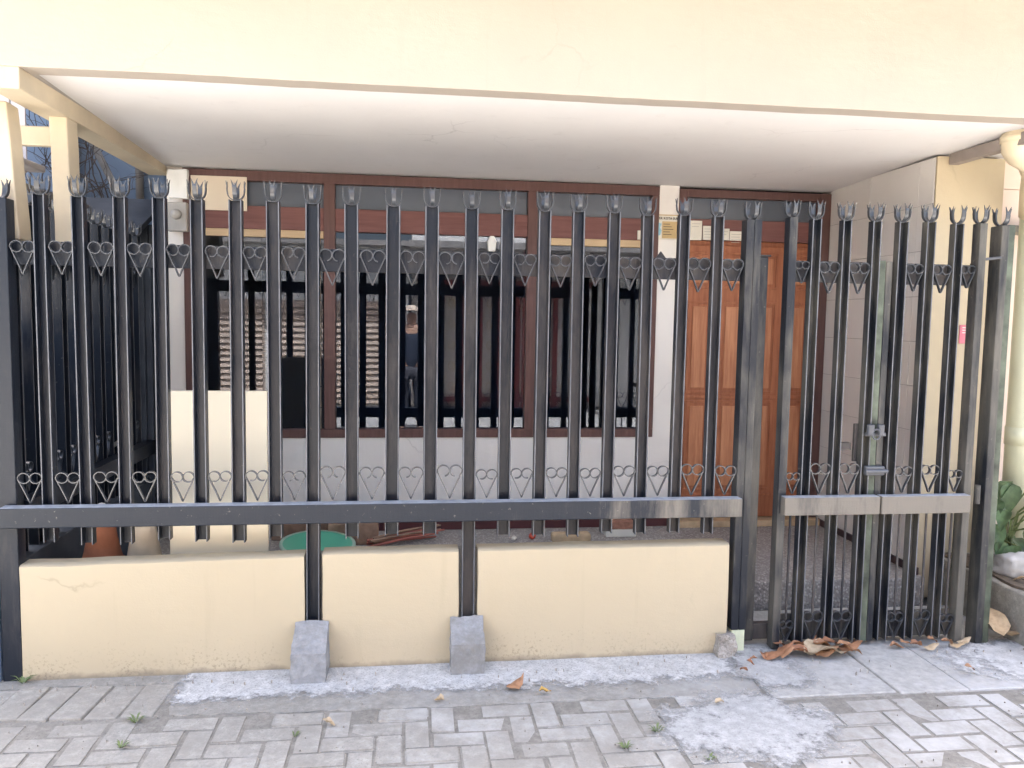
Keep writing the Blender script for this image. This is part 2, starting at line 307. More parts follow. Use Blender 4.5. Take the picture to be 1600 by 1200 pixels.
# ------------------------------------------------------------------ mesh helpers
class MB:
    def __init__(s): s.v = []; s.f = []
    def add(s, vs, fs):
        k = len(s.v); s.v += [tuple(v) for v in vs]; s.f += [tuple(i+k for i in f) for f in fs]; return s
    def box(s, x0, x1, y0, y1, z0, z1):
        return s.add([(x0,y0,z0),(x1,y0,z0),(x1,y1,z0),(x0,y1,z0),(x0,y0,z1),(x1,y0,z1),(x1,y1,z1),(x0,y1,z1)],
                     [(0,3,2,1),(4,5,6,7),(0,1,5,4),(1,2,6,5),(2,3,7,6),(3,0,4,7)])
    def prism(s, poly, axis, a, b):
        """2D polygon extruded along an axis: 'x' -> (y,z), 'y' -> (x,z), 'z' -> (x,y)"""
        def P(p, t):
            return (t, p[0], p[1]) if axis == 'x' else (p[0], t, p[1]) if axis == 'y' else (p[0], p[1], t)
        n = len(poly)
        return s.add([P(p, a) for p in poly] + [P(p, b) for p in poly],
                     [tuple(range(n)), tuple(range(2*n-1, n-1, -1))] + [(i, i+n, (i+1) % n+n, (i+1) % n) for i in range(n)])
    def ribbon(s, pts, wid, th, off=(0, 0, 0)):
        """flat strip that follows pts in the XZ plane, wide along Y"""
        n = len(pts); vs = []
        for i, (x, z) in enumerate(pts):
            a = pts[max(0, i-1)]; b = pts[min(n-1, i+1)]; tx, tz = b[0]-a[0], b[1]-a[1]; L = math.hypot(tx, tz) or 1
            nx, nz = -tz/L*th/2, tx/L*th/2
            for (sx, y) in ((1, -wid/2), (-1, -wid/2), (-1, wid/2), (1, wid/2)):
                vs.append((x+sx*nx+off[0], y+off[1], z+sx*nz+off[2]))
        fs = [(0, 1, 2, 3), (4*n-1, 4*n-2, 4*n-3, 4*n-4)]
        for i in range(n-1):
            for k in range(4):
                fs.append((4*i+k, 4*i+4+k, 4*i+4+(k+1) % 4, 4*i+(k+1) % 4))
        return s.add(vs, fs)
    def tube(s, pts, rad, n=8, cap=True):
        pts = [Vector(p) for p in pts]; vs = []
        rads = rad if isinstance(rad, (list, tuple)) else [rad]*len(pts)
        up = Vector((0.13, 0.27, 1)).normalized(); prev = None
        for i, p in enumerate(pts):
            t = (pts[min(i+1, len(pts)-1)]-pts[max(i-1, 0)]).normalized()
            u = prev - t*prev.dot(t) if prev is not None else up.cross(t)
            if u.length < 1e-5: u = Vector((1, 0, 0)).cross(t)
            u.normalize(); prev = u; q = t.cross(u)
            for k in range(n):
                a = 2*math.pi*k/n; vs.append(p+(u*math.cos(a)+q*math.sin(a))*rads[i])
        fs = [(i*n+k, i*n+(k+1) % n, (i+1)*n+(k+1) % n, (i+1)*n+k) for i in range(len(pts)-1) for k in range(n)]
        if cap: fs += [tuple(range(n-1, -1, -1)), tuple((len(pts)-1)*n+k for k in range(n))]
        return s.add(vs, fs)
    def lathe(s, prof, n=32, c=(0, 0, 0)):
        vs = []; fs = []
        for (r, z) in prof:
            for k in range(n):
                a = 2*math.pi*k/n; vs.append((c[0]+r*math.cos(a), c[1]+r*math.sin(a), c[2]+z))
        for i in range(len(prof)-1):
            for k in range(n): fs.append((i*n+k, i*n+(k+1) % n, (i+1)*n+(k+1) % n, (i+1)*n+k))
        return s.add(vs, fs)
    def mesh(s, name):
        me = bpy.data.meshes.new(name); me.from_pydata(s.v, [], s.f); me.validate(); me.update()
        bm = bmesh.new(); bm.from_mesh(me); bmesh.ops.recalc_face_normals(bm, faces=bm.faces); bm.to_mesh(me); bm.free()
        return me
    def build(s, name, mat, parent=None, bevel=0.0, smooth=False, seg=2, loc=None):
        return link(name, s.mesh(name), mat, parent, bevel, smooth, seg, loc)

def link(name, me, mat, parent=None, bevel=0.0, smooth=False, seg=2, loc=None):
    o = bpy.data.objects.new(name, me); C.objects.link(o)
    if mat and not me.materials: me.materials.append(MATS[mat])
    if parent:
        o.parent = parent
        o.matrix_parent_inverse = Matrix.Translation(-world_loc(parent))
    if loc: o.location = loc
    if bevel:
        b = o.modifiers.new('bevel', 'BEVEL'); b.width = bevel; b.segments = seg; b.limit_method = 'ANGLE'; b.angle_limit = R(40)
    if smooth:
        for p in me.polygons: p.use_smooth = True
    return o
def world_loc(o):
    return Vector(o['_wl']) if '_wl' in o else Vector((0, 0, 0))
def empty(name, loc, label, cat, group=None):
    o = bpy.data.objects.new(name, None); C.objects.link(o); o.location = loc; o.empty_display_size = 0.05
    o['_wl'] = list(loc)
    return tag(o, label, cat, group)
def tag(o, label, cat, group=None):
    o['label'] = label; o['category'] = cat
    if group: o['group'] = group
    return o
def struct(o):
    o['kind'] = 'structure'; return o
def lab(o, label):
    o['label'] = label; return o
def box(name, x0, x1, y0, y1, z0, z1, mat, parent=None, bevel=0.0):
    return MB().box(x0, x1, y0, y1, z0, z1).build(name, mat, parent, bevel)
def roughen(o, cuts, amp, scale=3.0, seed=0.0):
    """subdivide a plain mesh and push its surface in and out a little"""
    from mathutils import noise
    bm = bmesh.new(); bm.from_mesh(o.data)
    bmesh.ops.subdivide_edges(bm, edges=bm.edges, cuts=cuts, use_grid_fill=True)
    bm.normal_update()
    for v in bm.verts:
        v.co += v.normal*amp*noise.noise(v.co*scale+Vector((seed, seed*2, 0)))
    bm.to_mesh(o.data); bm.free()
    return o

# ================================================================== SETTING: ground
g_ = struct(MB().box(-40, 40, -40, 60, -0.4, -0.03).build('ground', 'asphalt_far'))
st = MB(); st.prism([(-8, -6.4), (9, -6.4), (9, 0.04), (-8, 0.04)], 'z', -0.028, -0.0035)
pav = struct(st.build('pavement', 'joint_sand'))
far = MB(); far.box(-8, -2.3, -6.4, 0.0, -0.005, -0.001); far.box(3.4, 9, -6.4, -0.45, -0.005, -0.001); far.box(-2.3, 3.4, -6.4, -1.34, -0.005, -0.001)
fo = far.build('paving_beyond', 'far_paving', pav); fo['kind'] = 'stuff'
fo.parent = pav

pv = MB().box(-0.0984, 0.0984, -0.0484, 0.0484, -0.045, 0.0).mesh('paver')
pv.materials.append(MATS['paver_grey'])
bm = bmesh.new(); bm.from_mesh(pv)
top = [e for e in bm.edges if all(v.co.z > -0.001 for v in e.verts)] + [e for e in bm.edges if abs(e.verts[0].co.z-e.verts[1].co.z) > 0.02]
bmesh.ops.bevel(bm, geom=top, offset=0.0055, segments=2, affect='EDGES'); bm.to_mesh(pv); bm.free()
npav = 0
for i in range(-26, 40):
    for j in range(-16, 2):
        m = (i-j) % 4
        if m == 0: cx, cy, rot = (i+1)*0.1, (j+0.5)*0.1, 0
        elif m == 2: cx, cy, rot = (i+0.5)*0.1, (j)*0.1, 90
        else: continue
        cx -= 0.02; cy += 0.012
        lim = -0.47 if cx > 1.46 else -0.37
        hl = 0.1 if rot == 90 else 0.05
        if cx < -2.25 or cx > 3.35 or cy+hl > lim+0.055 or cy < -1.27: continue
        o = link('paver', pv, None, pav)
        o.location = (cx+random.uniform(-.003, .003), cy+random.uniform(-.003, .003), random.uniform(-0.0035, 0.0035))
        o.scale = (random.uniform(.985, 1.0), random.uniform(.975, 1.0), 1)
        o.rotation_euler = (R(random.uniform(-.9, .9)), R(random.uniform(-.7, .7)), R(rot+random.uniform(-1.1, 1.1)))
        npav += 1
# soldier course along the wall at the left
x = -2.32
for k in range(11):
    wd = random.uniform(0.115, 0.13)
    if x+wd > -0.93: break
    o = MB().box(0.003, wd-0.003, -0.14, 0.14, -0.045, 0.0).build('paver', 'paver_grey', pav, 0.006)
    o.location = (x, -0.215+random.uniform(-.006, .006), 0.004+random.uniform(-.004, .004)); o.rotation_euler = (R(-1.2), 0, R(random.uniform(-2, 2)-2)); x += wd

def sheet(name, outline, z, mat, th=0.015, jit=0.012, n=6, kindstruct=True, lump=0.004):
    """thin irregular layer with a ragged outline"""
    from mathutils import noise
    pts = []
    for i in range(len(outline)):
        a = Vector((*outline[i], 0)); b = Vector((*outline[(i+1) % len(outline)], 0))
        k = max(1, int((b-a).length/0.035))
        for q in range(k):
            p = a.lerp(b, q/k); pts.append((p.x+random.uniform(-jit, jit), p.y+random.uniform(-jit, jit)))
    from mathutils.geometry import tessellate_polygon
    n_ = len(pts)
    tris = tessellate_polygon([[Vector((p[0], p[1], 0)) for p in pts]])
    V = [(p[0], p[1], z) for p in pts]+[(p[0]+random.uniform(-.004, .004), p[1]+random.uniform(-.004, .004), z-th) for p in pts]
    F = []
    for t in tris:
        a, b, c = (Vector(V[q]) for q in t)
        F.append(tuple(t) if (b-a).cross(c-a).z > 0 else tuple(reversed(t)))
    ar = sum(pts[q][0]*pts[(q+1) % n_][1]-pts[(q+1) % n_][0]*pts[q][1] for q in range(n_))
    for q in range(n_):
        r = (q+1) % n_
        F.append((q, q+n_, r+n_, r) if ar > 0 else (q, r, r+n_, q+n_))
    me = bpy.data.meshes.new(name); me.from_pydata(V, [], F); me.update()
    o = link(name, me, mat)
    return struct(o) if kindstruct else o
sheet('mortar_bed', [(-2.3, -0.075), (-0.95, -0.075), (-0.93, -0.36), (0.0, -0.385), (0.9, -0.385), (1.46, -0.42), (1.50, -0.20), (1.50, 0.05), (-2.3, 0.05)], 0.000, 'mortar_grey', 0.02, 0.01)
sheet('cement_strip', [(-1.12, -0.42), (1.56, -0.42), (1.56, 0.03), (-1.12, 0.03)], 0.006, 'cement_strip', 0.0055, 0.0)
sheet('cement_patch', [(0.80, -1.02), (1.80, -1.02), (1.80, -0.34), (0.80, -0.34)], 0.0075, 'cement_smear', 0.004, 0.0)
sheet('cement_patch', [(1.36, -0.44), (1.86, -0.44), (1.86, 0.06), (1.36, 0.06)], 0.0105, 'cement_smear_gate', 0.004, 0.0)
sheet('cement_patch', [(2.34, -0.50), (3.6, -0.50), (3.6, 0.06), (2.34, 0.06)], 0.0085, 'cement_smear_end', 0.004, 0.0)
apron = struct(MB().prism([(1.49, -0.46), (3.6, -0.46), (3.6, 0.52), (1.49, 0.52)], 'z', -0.03, -0.002).build('entry_apron', 'mortar_grey'))
for (a, b, y0, dz) in ((1.50, 2.048, -0.44, 0.0), (2.056, 2.372, -0.455, 0.003), (2.380, 2.98, -0.45, -0.001), (2.986, 3.6, -0.45, 0.0)):
    s_ = MB().box(a, b, y0, 0.515, -0.02, 0.003+dz).build('slab', 'slab_grey', apron, 0.006)

# porch floor with its step behind the gate
struct(MB().prism([(-1.62, 0.105), (1.60, 0.105), (1.60, 0.56), (2.86, 0.56), (2.86, 1.80), (-1.62, 1.80)], 'z', -0.02, 0.145).build('porch_floor', 'pebble_floor', bevel=0.008))

# ================================================================== HOUSE
BY = 1.75
house = empty('house', (0.6, BY, 0.0), 'cream two storey house with deep covered porch behind the black fence', 'house')
uw = MB().prism([(-0.106, 2.485), (0.0, 2.485), (0.0, 2.64), (6.0, 2.64), (6.0, 4.4), (-0.106, 4.4)], 'x', -1.95, 3.7).build('upper_wall', 'cream_upper', house, 0.004)
def wavy(o, x0, x1, n, amp):
    from mathutils import noise
    bm = bmesh.new(); bm.from_mesh(o.data)
    for k in range(1, n):
        bmesh.ops.bisect_plane(bm, geom=bm.verts[:]+bm.edges[:]+bm.faces[:], plane_co=(x0+(x1-x0)*k/n, 0, 0), plane_no=(1, 0, 0))
    for v in bm.verts:
        d = noise.noise(Vector((v.co.x*1.7, 3, 0)))+0.4*noise.noise(Vector((v.co.x*9, 7, 0)))
        if v.co.z < 2.5: v.co.z += amp*d
        if v.co.y < -0.05: v.co.y += amp*0.6*d
    bm.to_mesh(o.data); bm.free()
wavy(uw, -1.95, 3.7, 70, 0.004)
MB().box(-2.1, 3.85, -0.22, 6.2, 4.402, 4.52).build('roof', 'roof_grey', house)
MB().prism([(0.002, 2.503), (1.80, 2.447), (1.80, 2.60), (0.002, 2.60)], 'x', -1.50, 3.30).build('porch_ceiling', 'ceiling_white', house)
bw = MB()
bw.box(-1.50, -1.405, BY, BY+0.12, 0.0, 2.455); bw.box(-1.405, 1.63, BY, BY+0.12, 0.0, 0.762); bw.box(1.63, 1.768, BY, BY+0.12, 0.0, 2.455)
bw.build('back_wall', 'white_plaster', house)
MB().box(-1.50, -1.38, BY+0.121, 6.0, 0.0, 2.639).box(2.95, 3.07, BY+0.121, 6.0, 0.0, 2.639).box(-1.50, 3.07, 5.88, 5.998, 0.0, 2.638).build('outer_wall', 'cream_upper', house)
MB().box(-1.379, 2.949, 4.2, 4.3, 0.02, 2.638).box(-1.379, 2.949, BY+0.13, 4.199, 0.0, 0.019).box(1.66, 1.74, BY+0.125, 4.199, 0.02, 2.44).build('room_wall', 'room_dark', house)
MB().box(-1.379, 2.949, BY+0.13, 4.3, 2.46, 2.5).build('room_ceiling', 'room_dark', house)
MB().box(-1.497, 1.765, BY-0.012, BY-0.001, 0.146, 0.212).build('skirting', 'skirting_red', house)
MB().box(1.76, 2.835, BY-0.075, BY+0.10, 0.146, 0.190).build('door_step', 'wood_pale', house, 0.004)

MB().box(-2.0, 3.9, -1.0, -0.1065, 3.02, 3.12).build('sky_block_slab', 'cream_upper', house, 0.004)  # unseen slab added to keep sky light off the upper wall
# side wall with large tiles, dark plinth and cream end column
MB().box(2.845, 2.96, 0.652, BY+0.12, 0.0, 2.47).build('side_wall_core', 'grout', house)
tz = [0.19+0.2535*k for k in range(10)]
for k, z0 in enumerate(tz):
    z1 = min(z0+0.2535, 2.468)
    for (y0, y1) in ((0.655, 0.79), (0.79, 1.27), (1.27, 1.75)):
        if z1-z0 < 0.02: continue
        MB().box(2.839+random.uniform(-.0008, .0008), 2.8446, y0+0.0012, y1-0.0012, z0+0.0012, z1-0.0012).build('tile', 'tile_white', house, 0.0012)
MB().box(2.833, 2.8445, 0.60, BY, 0.146, 0.188).build('side_skirting', 'skirting_dark', house)
MB().box(2.842, 3.245, 0.64, 0.651, 0.0, 2.47).box(2.962, 3.245, 0.652, 1.9, 0.0, 2.47).build('column', 'cream_plaster', house)
bl = MB().box(-1.62, -1.50, -0.103, 1.80, 2.40, 2.484); bl.build('side_beam', 'cream_timber', house, 0.004)
MB().box(-2.6, -1.621, -0.104, 0.0, 2.402, 2.484).build('front_beam', 'cream_timber', house, 0.004)
MB().box(2.905, 2.96, 0.004, 0.637, 2.425, 2.484).build('side_beam', 'beam_shaded', house, 0.003)

# big window
win = MB()
X0, X1, Z0, Z1 = -1.404, 1.629, 0.764, 2.440
yf, yb = BY-0.015, BY+0.07
win.box(X0, X1, yf, yb, Z0, Z0+0.056); win.box(X0, X1, yf, yb, Z1-0.062, Z1)
win.box(X0, X0+0.048, yf, yb, Z0+0.056, Z1-0.062); win.box(X1-0.05, X1, yf, yb, Z0+0.056, Z1-0.062)
window = win.build('window', 'frame_wood', house, 0.003)
mull = ((-0.553, -0.483), (0.748, 0.812))
for a, b in mull: MB().box(a, b, yf-0.002, yb-0.004, Z0+0.056, Z1-0.062).build('mullion', 'frame_wood', window, 0.003)
cells = ((X0+0.048, -0.553), (-0.483, 0.748), (0.812, X1-0.05))
for k, (a, b) in enumerate(cells):
    MB().box(a, b, yf+0.004, yb-0.006, 2.083, 2.225).build('transom_beam', 'beam_wood', window, 0.003)
    MB().box(a, b, BY+0.03, BY+0.034, 2.226, Z1-0.063).build('pane', 'frosted_pane', window)
    MB().box(a, b, BY+0.03, BY+0.034, Z0+0.057, 2.082).build('pane', 'window_glass', window)
    if k != 1: MB().box(a+0.002, b-0.002, yf+0.012, BY+0.028, 2.036, 2.0825).build('blind_rail', 'blind_tan', window, 0.003)
lab(MB().box(-1.353, -1.018, yf-0.008, yf-0.001, 2.19, 2.398).build('board', 'panel_beige', window, 0.002), 'beige board nailed over the top corner of the window')

# door
df = MB()
df.box(1.769, 1.822, yf, yb, 0.191, 2.430); df.box(2.752, 2.838, yf, yb, 0.191, 2.430); df.box(1.822, 2.752, yf, yb, 2.378, 2.430)
dfo = df.build('door_frame', 'frame_wood', house, 0.003)
MB().box(1.822, 2.752, yf+0.004, yb-0.004, 2.098, 2.235).build('transom_beam', 'beam_wood', dfo, 0.003)
MB().box(1.822, 2.752, BY+0.03, BY+0.034, 2.236, 2.377).build('pane', 'frosted_pane', dfo)
MB().box(1.822, 2.752, BY+0.035, BY+0.06, 2.066, 2.097).build('head_strip', 'door_wood', dfo)
for (a, b) in ((1.824, 2.286), (2.288, 2.750)):
    lf = MB().box(a, b, BY+0.012, BY+0.05, 0.196, 2.064)
    door = lf.build('door', 'door_wood', house, 0.002)
    cw = (b-a)/2
    for q in range(2):
        xa, xb = a+q*cw+0.032, a+(q+1)*cw-0.032
        for (za, zb) in ((0.385, 1.012), (1.062, 1.690), (1.775, 2.02)):
            # moulding ring, recessed field, raised panel
            MB().box(xa, xb, BY+0.004, BY+0.0118, zb-0.016, zb).box(xa, xb, BY+0.004, BY+0.0118, za, za+0.016).box(xa, xa+0.016, BY+0.004, BY+0.0118, za+0.016, zb-0.016).box(xb-0.016, xb, BY+0.004, BY+0.0118, za+0.016, zb-0.016).build('moulding', 'door_wood', door, 0.002)
            MB().box(xa+0.034, xb-0.034, BY+0.002, BY+0.0115, za+0.036, zb-0.036).build('panel', 'door_panel_wood', door, 0.005)
    MB().box(a+0.004, b-0.004, BY+0.005, BY+0.0115, 1.026, 1.048).build('lock_rail', 'door_wood', door, 0.003)
    MB().box(a+0.004, b-0.004, BY+0.005, BY+0.0115, 0.345, 0.362).build('bottom_rail', 'door_wood', door, 0.003)

# ================================================================== FENCE
def channel(wd, dp, z0, z1, t=0.0055, y0=0.0):
    """steel channel with its open side to the street, centred on x = 0"""
    h = wd/2
    return MB().prism([(-h, y0), (-h+t, y0), (-h+t, y0+dp-t), (h-t, y0+dp-t), (h-t, y0), (h, y0), (h, y0+dp), (-h, y0+dp)], 'z', z0, z1)
def make_bar(wd, dp, z0, z1, mat, parent):
    o = channel(wd, dp, z0, z1).build('bar', mat, parent, 0.0011, seg=1)
    o.data.materials.append(MATS['edge_highlight'])
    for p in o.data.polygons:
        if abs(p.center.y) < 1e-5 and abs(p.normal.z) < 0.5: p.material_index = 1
    return o
def finial_mesh(name, r=0.0345, wd=0.018, th=0.0034):
    mb = MB()
    for ax in (0, 1):
        pts = [(-r*1.02, 0.054), (-r*1.04, 0.046)]
        pts += [(r*math.cos(a), r*0.95+r*math.sin(a)) for a in [math.pi+math.pi*q/12 for q in range(13)]]
        pts += [(r*1.04, 0.046), (r*1.02, 0.054)]
        one = MB().ribbon(pts, wd, th)
        for sx in (-1, 1):           # swallow tail at both ends
            x0 = sx*r*1.02
            for sy in (-1, 1):
                y_in, y_out = 0.001*sy, sy*wd*0.5
                tip = sy*wd*0.78
                vs = []
                for xx in (x0-th/2, x0+th/2):
                    vs += [(xx, y_in, 0.0538), (xx, y_out, 0.0538), (xx+sx*0.002, tip, 0.0538+0.024), (xx, y_in+sy*0.0012, 0.0575)]
                one.add(vs, [(0, 1, 2, 3), (4, 7, 6, 5), (0, 4, 5, 1), (1, 5, 6, 2), (2, 6, 7, 3), (3, 7, 4, 0)])
        if ax: one.v = [(-y, x, z+0.0034) for (x, y, z) in one.v]
        mb.add(one.v, one.f)
    me = mb.mesh(name); me.materials.append(MATS['scroll_paint']); return me
def heart_mesh(name, W=0.107, Hh=0.147, turn=150, wd=0.016, th=0.0042):
    mb = MB(); r = W/4; zc = Hh-r
    for sx in (1, -1):
        pts = [(0.0016, 0.0), (W*0.17, zc*0.34), (W*0.35, zc*0.70), (W*0.465, zc*0.93)]
        n = 20
        for q in range(n+1):
            a = R((180+turn)*q/n); rr = r*(1-0.16*max(0, (q/n-0.55))/0.45)
            pts.append((W/4+rr*math.cos(a), zc+rr*math.sin(a)))
        mb.ribbon([(p[0]*sx, p[1]) for p in pts], wd, th)
    mb.box(-0.003, 0.003, -0.004, 0.004, -0.004, 0.006)
    for sx in (-1, 1): mb.box(sx*W*0.5-0.004, sx*W*0.5+0.004, -0.004, 0.004, zc-0.006, zc+0.004)
    me = mb.mesh(name); me.materials.append(MATS['scroll_paint']); return me
FIN = finial_mesh('finial')
HEARTS = [heart_mesh('heart_scroll', turn=t) for t in (75, 105, 140, 165)]
def put_finial(x, y, z, parent, rot=None, s=1.0):
    o = link('finial', FIN, None, parent)
    o.location = (x, y, z); o.rotation_euler = (0, 0, R(random.uniform(-5, 5) if rot is None else rot)); o.scale = (s*random.uniform(.95, 1.04), s*random.uniform(.95, 1.04), s*random.uniform(.94, 1.06)); return o
def put_heart(xa, xb, y, ztip, parent, k=None, hscale=1.0, rotz=0.0):
    W = xb-xa; s = W/0.107
    o = link('heart_scroll', HEARTS[k if k is not None else random.randrange(4)], None, parent)
    o.location = ((xa+xb)/2, y, ztip); o.scale = (s, 1, s*hscale); o.rotation_euler = (0, R(random.uniform(-1, 1)), R(rotz)); return o

def pale_top(o):
    o.data.materials.append(MATS['rail_top_pale'])
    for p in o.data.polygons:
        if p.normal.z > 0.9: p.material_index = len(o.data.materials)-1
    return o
fence = empty('iron_fence', (0.0, 0.02, 0.0), 'black iron fence with open channel bars, crown tips and heart scrolls above the cream wall', 'fence')
bars = [-1.483, -1.334, -1.182, -1.03, -0.879, -0.726, -0.571, -0.418, -0.249, -0.082, 0.085, 0.257, 0.412, 0.569, 0.726, 0.879, 1.038, 1.195, 1.357]
BW, BD = 0.0595, 0.042
for i, x in enumerate(bars):
    z0 = 0.583+random.uniform(-.012, .01); zt = 2.020+random.uniform(-.004, .004)
    if i in (7, 11): z0 = 0.19
    wd = BW-0.042*abs(x)/3.45*0.75; x += math.copysign((BW-wd)/2, x)
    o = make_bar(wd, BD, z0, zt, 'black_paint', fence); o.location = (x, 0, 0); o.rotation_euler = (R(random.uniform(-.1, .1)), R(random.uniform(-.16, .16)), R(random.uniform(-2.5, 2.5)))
    f = link('finial', FIN, None, o); f.matrix_parent_inverse = Matrix.Identity(4); f.location = (0, BD*0.5, zt); f.rotation_euler = (0, 0, R(random.uniform(-5, 5))); f.scale = (random.uniform(.94, 1.04), random.uniform(.94, 1.04), random.uniform(.9, 1.05))
    if i in (7, 11):
        MB().box(-BW/2-0.004, BW/2+0.004, -0.006, 0.05, 0.19, 0.475).build('sleeve', 'black_paint', o, 0.003) if False else None
rail = pale_top(MB().box(-1.655, 1.497, -0.062, -0.0015, 0.667, 0.7515).build('lower_rail', 'rail_paint', fence, 0.004))
MB().box(-1.655, 1.490, BD+0.0015, BD+0.02, 1.738, 1.834).build('upper_rail', 'black_paint', fence, 0.003)
edges = [-1.612] + sum([[x-BW/2+max(0, 0.0068*x), x+BW/2+min(0, 0.0068*x)] for x in bars], []) + [1.492]
for k in range(0, len(edges), 2):
    a, b = edges[k]+0.002, edges[k+1]-0.002
    q = 0 if 7 <= k//2 <= 11 else (1 if 5 <= k//2 <= 13 else random.choice((2, 3)))
    put_heart(a, b, 0.018, 1.832-0.147*(b-a)/0.107+random.uniform(-.003, .003), fence, q)
    put_heart(a, b, 0.016, 0.757, fence, q, 0.95)
lp = MB().box(-1.688, -1.612, 0.0, 0.07, -0.02, 2.0).build('post', 'black_paint', fence, 0.003)
put_finial(-1.65, 0.035, 2.0, lp)
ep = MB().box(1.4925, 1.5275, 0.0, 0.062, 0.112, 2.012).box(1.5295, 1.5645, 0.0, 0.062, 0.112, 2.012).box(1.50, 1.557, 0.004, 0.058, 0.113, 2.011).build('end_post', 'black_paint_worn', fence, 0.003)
put_finial(1.528, 0.031, 2.013, ep, 8, 1.05)
MB().box(1.498, 1.562, 0.004, 0.06, -0.01, 0.112).build('post_base', 'pale_green', fence, 0.004)
# a small pointed plate behind the upper rail
MB().prism([(1.066, 1.80), (1.118, 1.865), (1.17, 1.80)], 'y', BD+0.022, BD+0.03).build('tip_plate', 'black_paint', fence, 0.001)

# ---- low wall with footing blocks
wall = empty('boundary_wall', (0.0, 0.05, 0.0), 'low cream painted wall under the black iron fence', 'wall')
def wsec(x0, x1, za, zb, cut=None):
    pr = MB(); nx = max(6, int((x1-x0)/0.05)); V = []; prof = [(0.0, -0.02), (0.0, 0.15), (0.0, 0.3), (0.0, 0.42), (0.001, 0.985), (0.012, 1.0), (0.06, 1.0), (0.096, 1.0), (0.103, 0.98), (0.103, -0.02)]
    from mathutils import noise
    for i in range(nx+1):
        t = i/nx; x = x0+(x1-x0)*t; zt = za+(zb-za)*t
        for j, (y, z) in enumerate(prof):
            zz = z if j in (0, 9) else (z if j < 4 else z*zt if j < 8 else z*zt)
            if j in (1, 2, 3): zz = z*zt/0.52
            d = 0.0045*noise.noise(Vector((x*3, zz*4, y*9)))+0.0018*noise.noise(Vector((x*16, zz*16, 3)))
            e = 0.004*noise.noise(Vector((x*6, 5, 0))) if 4 <= j <= 8 else 0
            xx = x
            if i in (0, nx): xx += 0.006*noise.noise(Vector((i, zz*15, 1)))
            V.append((xx, y+d, zz+e))
    F = []; m = len(prof)
    for i in range(nx):
        for j in range(m-1): F.append((i*m+j, (i+1)*m+j, (i+1)*m+j+1, i*m+j+1))
    F += [tuple(range(m-1, -1, -1)), tuple(nx*m+j for j in range(m))]
    return pr.add(V, F).build('wall_section', 'cream_plaster', wall, 0, False)
for o in (wsec(-1.610, -0.455, 0.492, 0.512), wsec(-0.378, 0.214, 0.520, 0.522), wsec(0.300, 1.470, 0.523, 0.526)):
    for p in o.data.polygons: p.use_smooth = True
    o.modifiers.new('edge', 'EDGE_SPLIT').split_angle = R(50)
MB().box(-0.456, -0.377, 0.046, 0.098, -0.02, 0.505).box(0.213, 0.301, 0.046, 0.098, -0.02, 0.513).build('infill', 'mortar_grey', wall)
for (a, b, yb_, zz, lb) in ((-0.494, -0.350, -0.148, 0.132, 'grey sloped concrete footing under the fence post beside the longest wall section with speckled base'),
                            (0.178, 0.325, -0.122, 0.138, 'grey sloped concrete footing under the fence post between the short and right wall sections')):
    o = MB().prism([(-0.002, -0.02), (yb_, -0.02), (yb_+0.006, zz), (-0.004, 0.222)], 'x', a, b).build('concrete_footing', 'footing_grey', None, 0.006)
    o.modifiers.clear(); roughen(o, 9, 0.007, 11, 3.1); roughen(o, 1, 0.004, 45, 1.7)
    for p in o.data.polygons: p.use_smooth = True
    o.modifiers.new('edge', 'EDGE_SPLIT').split_angle = R(38)
    tag(o, lb, 'footing', 'concrete footings of the fence')
rk = MB().box(1.415, 1.497, -0.055, 0.05, -0.01, 0.105).build('rubble_chunk', 'rubble', None)
roughen(rk, 6, 0.022, 17); tag(rk, 'rough broken concrete chunk at the foot of the fence end post', 'rubble')

# ================================================================== GATE
def gate_leaf(label, xs_bar, stile, rail_x, hinge_left, extra):
    lx = rail_x[0] if hinge_left else rail_x[1]
    g = empty('gate_leaf', (lx, 0.02, 0.03), label, 'gate', 'leaves of the entrance gate')
    for (a, b) in xs_bar:
        c = (a+b)/2; zt = 2.027+random.uniform(-.003, .003)
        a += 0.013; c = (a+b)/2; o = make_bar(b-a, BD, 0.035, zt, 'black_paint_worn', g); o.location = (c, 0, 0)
        put_finial(c, BD*0.5, zt, o) if False else None
        f = link('finial', FIN, None, o); f.location = (c, BD*0.5, zt); f.rotation_euler = (0, 0, R(random.uniform(-6, 6)))
        o.location = (c, 0, 0); o['_wl'] = [c, 0, 0]; f.matrix_parent_inverse = Matrix.Translation((-c, 0, 0))
    a, b = stile
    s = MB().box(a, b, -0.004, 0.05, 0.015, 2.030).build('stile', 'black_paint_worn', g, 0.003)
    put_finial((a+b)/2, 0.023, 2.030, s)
    pale_top(MB().box(rail_x[0], rail_x[1], -0.055, -0.0055, 0.667, 0.752).build('lower_rail', 'rail_paint', g, 0.004))
    MB().box(rail_x[0], rail_x[1], BD+0.0015, BD+0.02, 1.740, 1.838).build('upper_rail', 'black_paint', g, 0.003)
    MB().box(rail_x[0], rail_x[1], BD+0.0015, BD+0.012, 0.036, 0.165).build('kick_plate', 'black_paint_worn', g, 0.002)
    return g
gbL = [(1.793, 1.850), (1.941, 1.996), (2.086, 2.142)]
gbR = [(2.216, 2.276), (2.354, 2.412), (2.494, 2.553)]
gl = gate_leaf('black iron gate leaf hinged beside the fence end post', gbL, (1.694, 1.733), (1.705, 2.172), True, None)
gr = gate_leaf('black iron gate leaf hinged on the post beside the pale drain pipe', gbR, (2.630, 2.668), (2.181, 2.632), False, None)
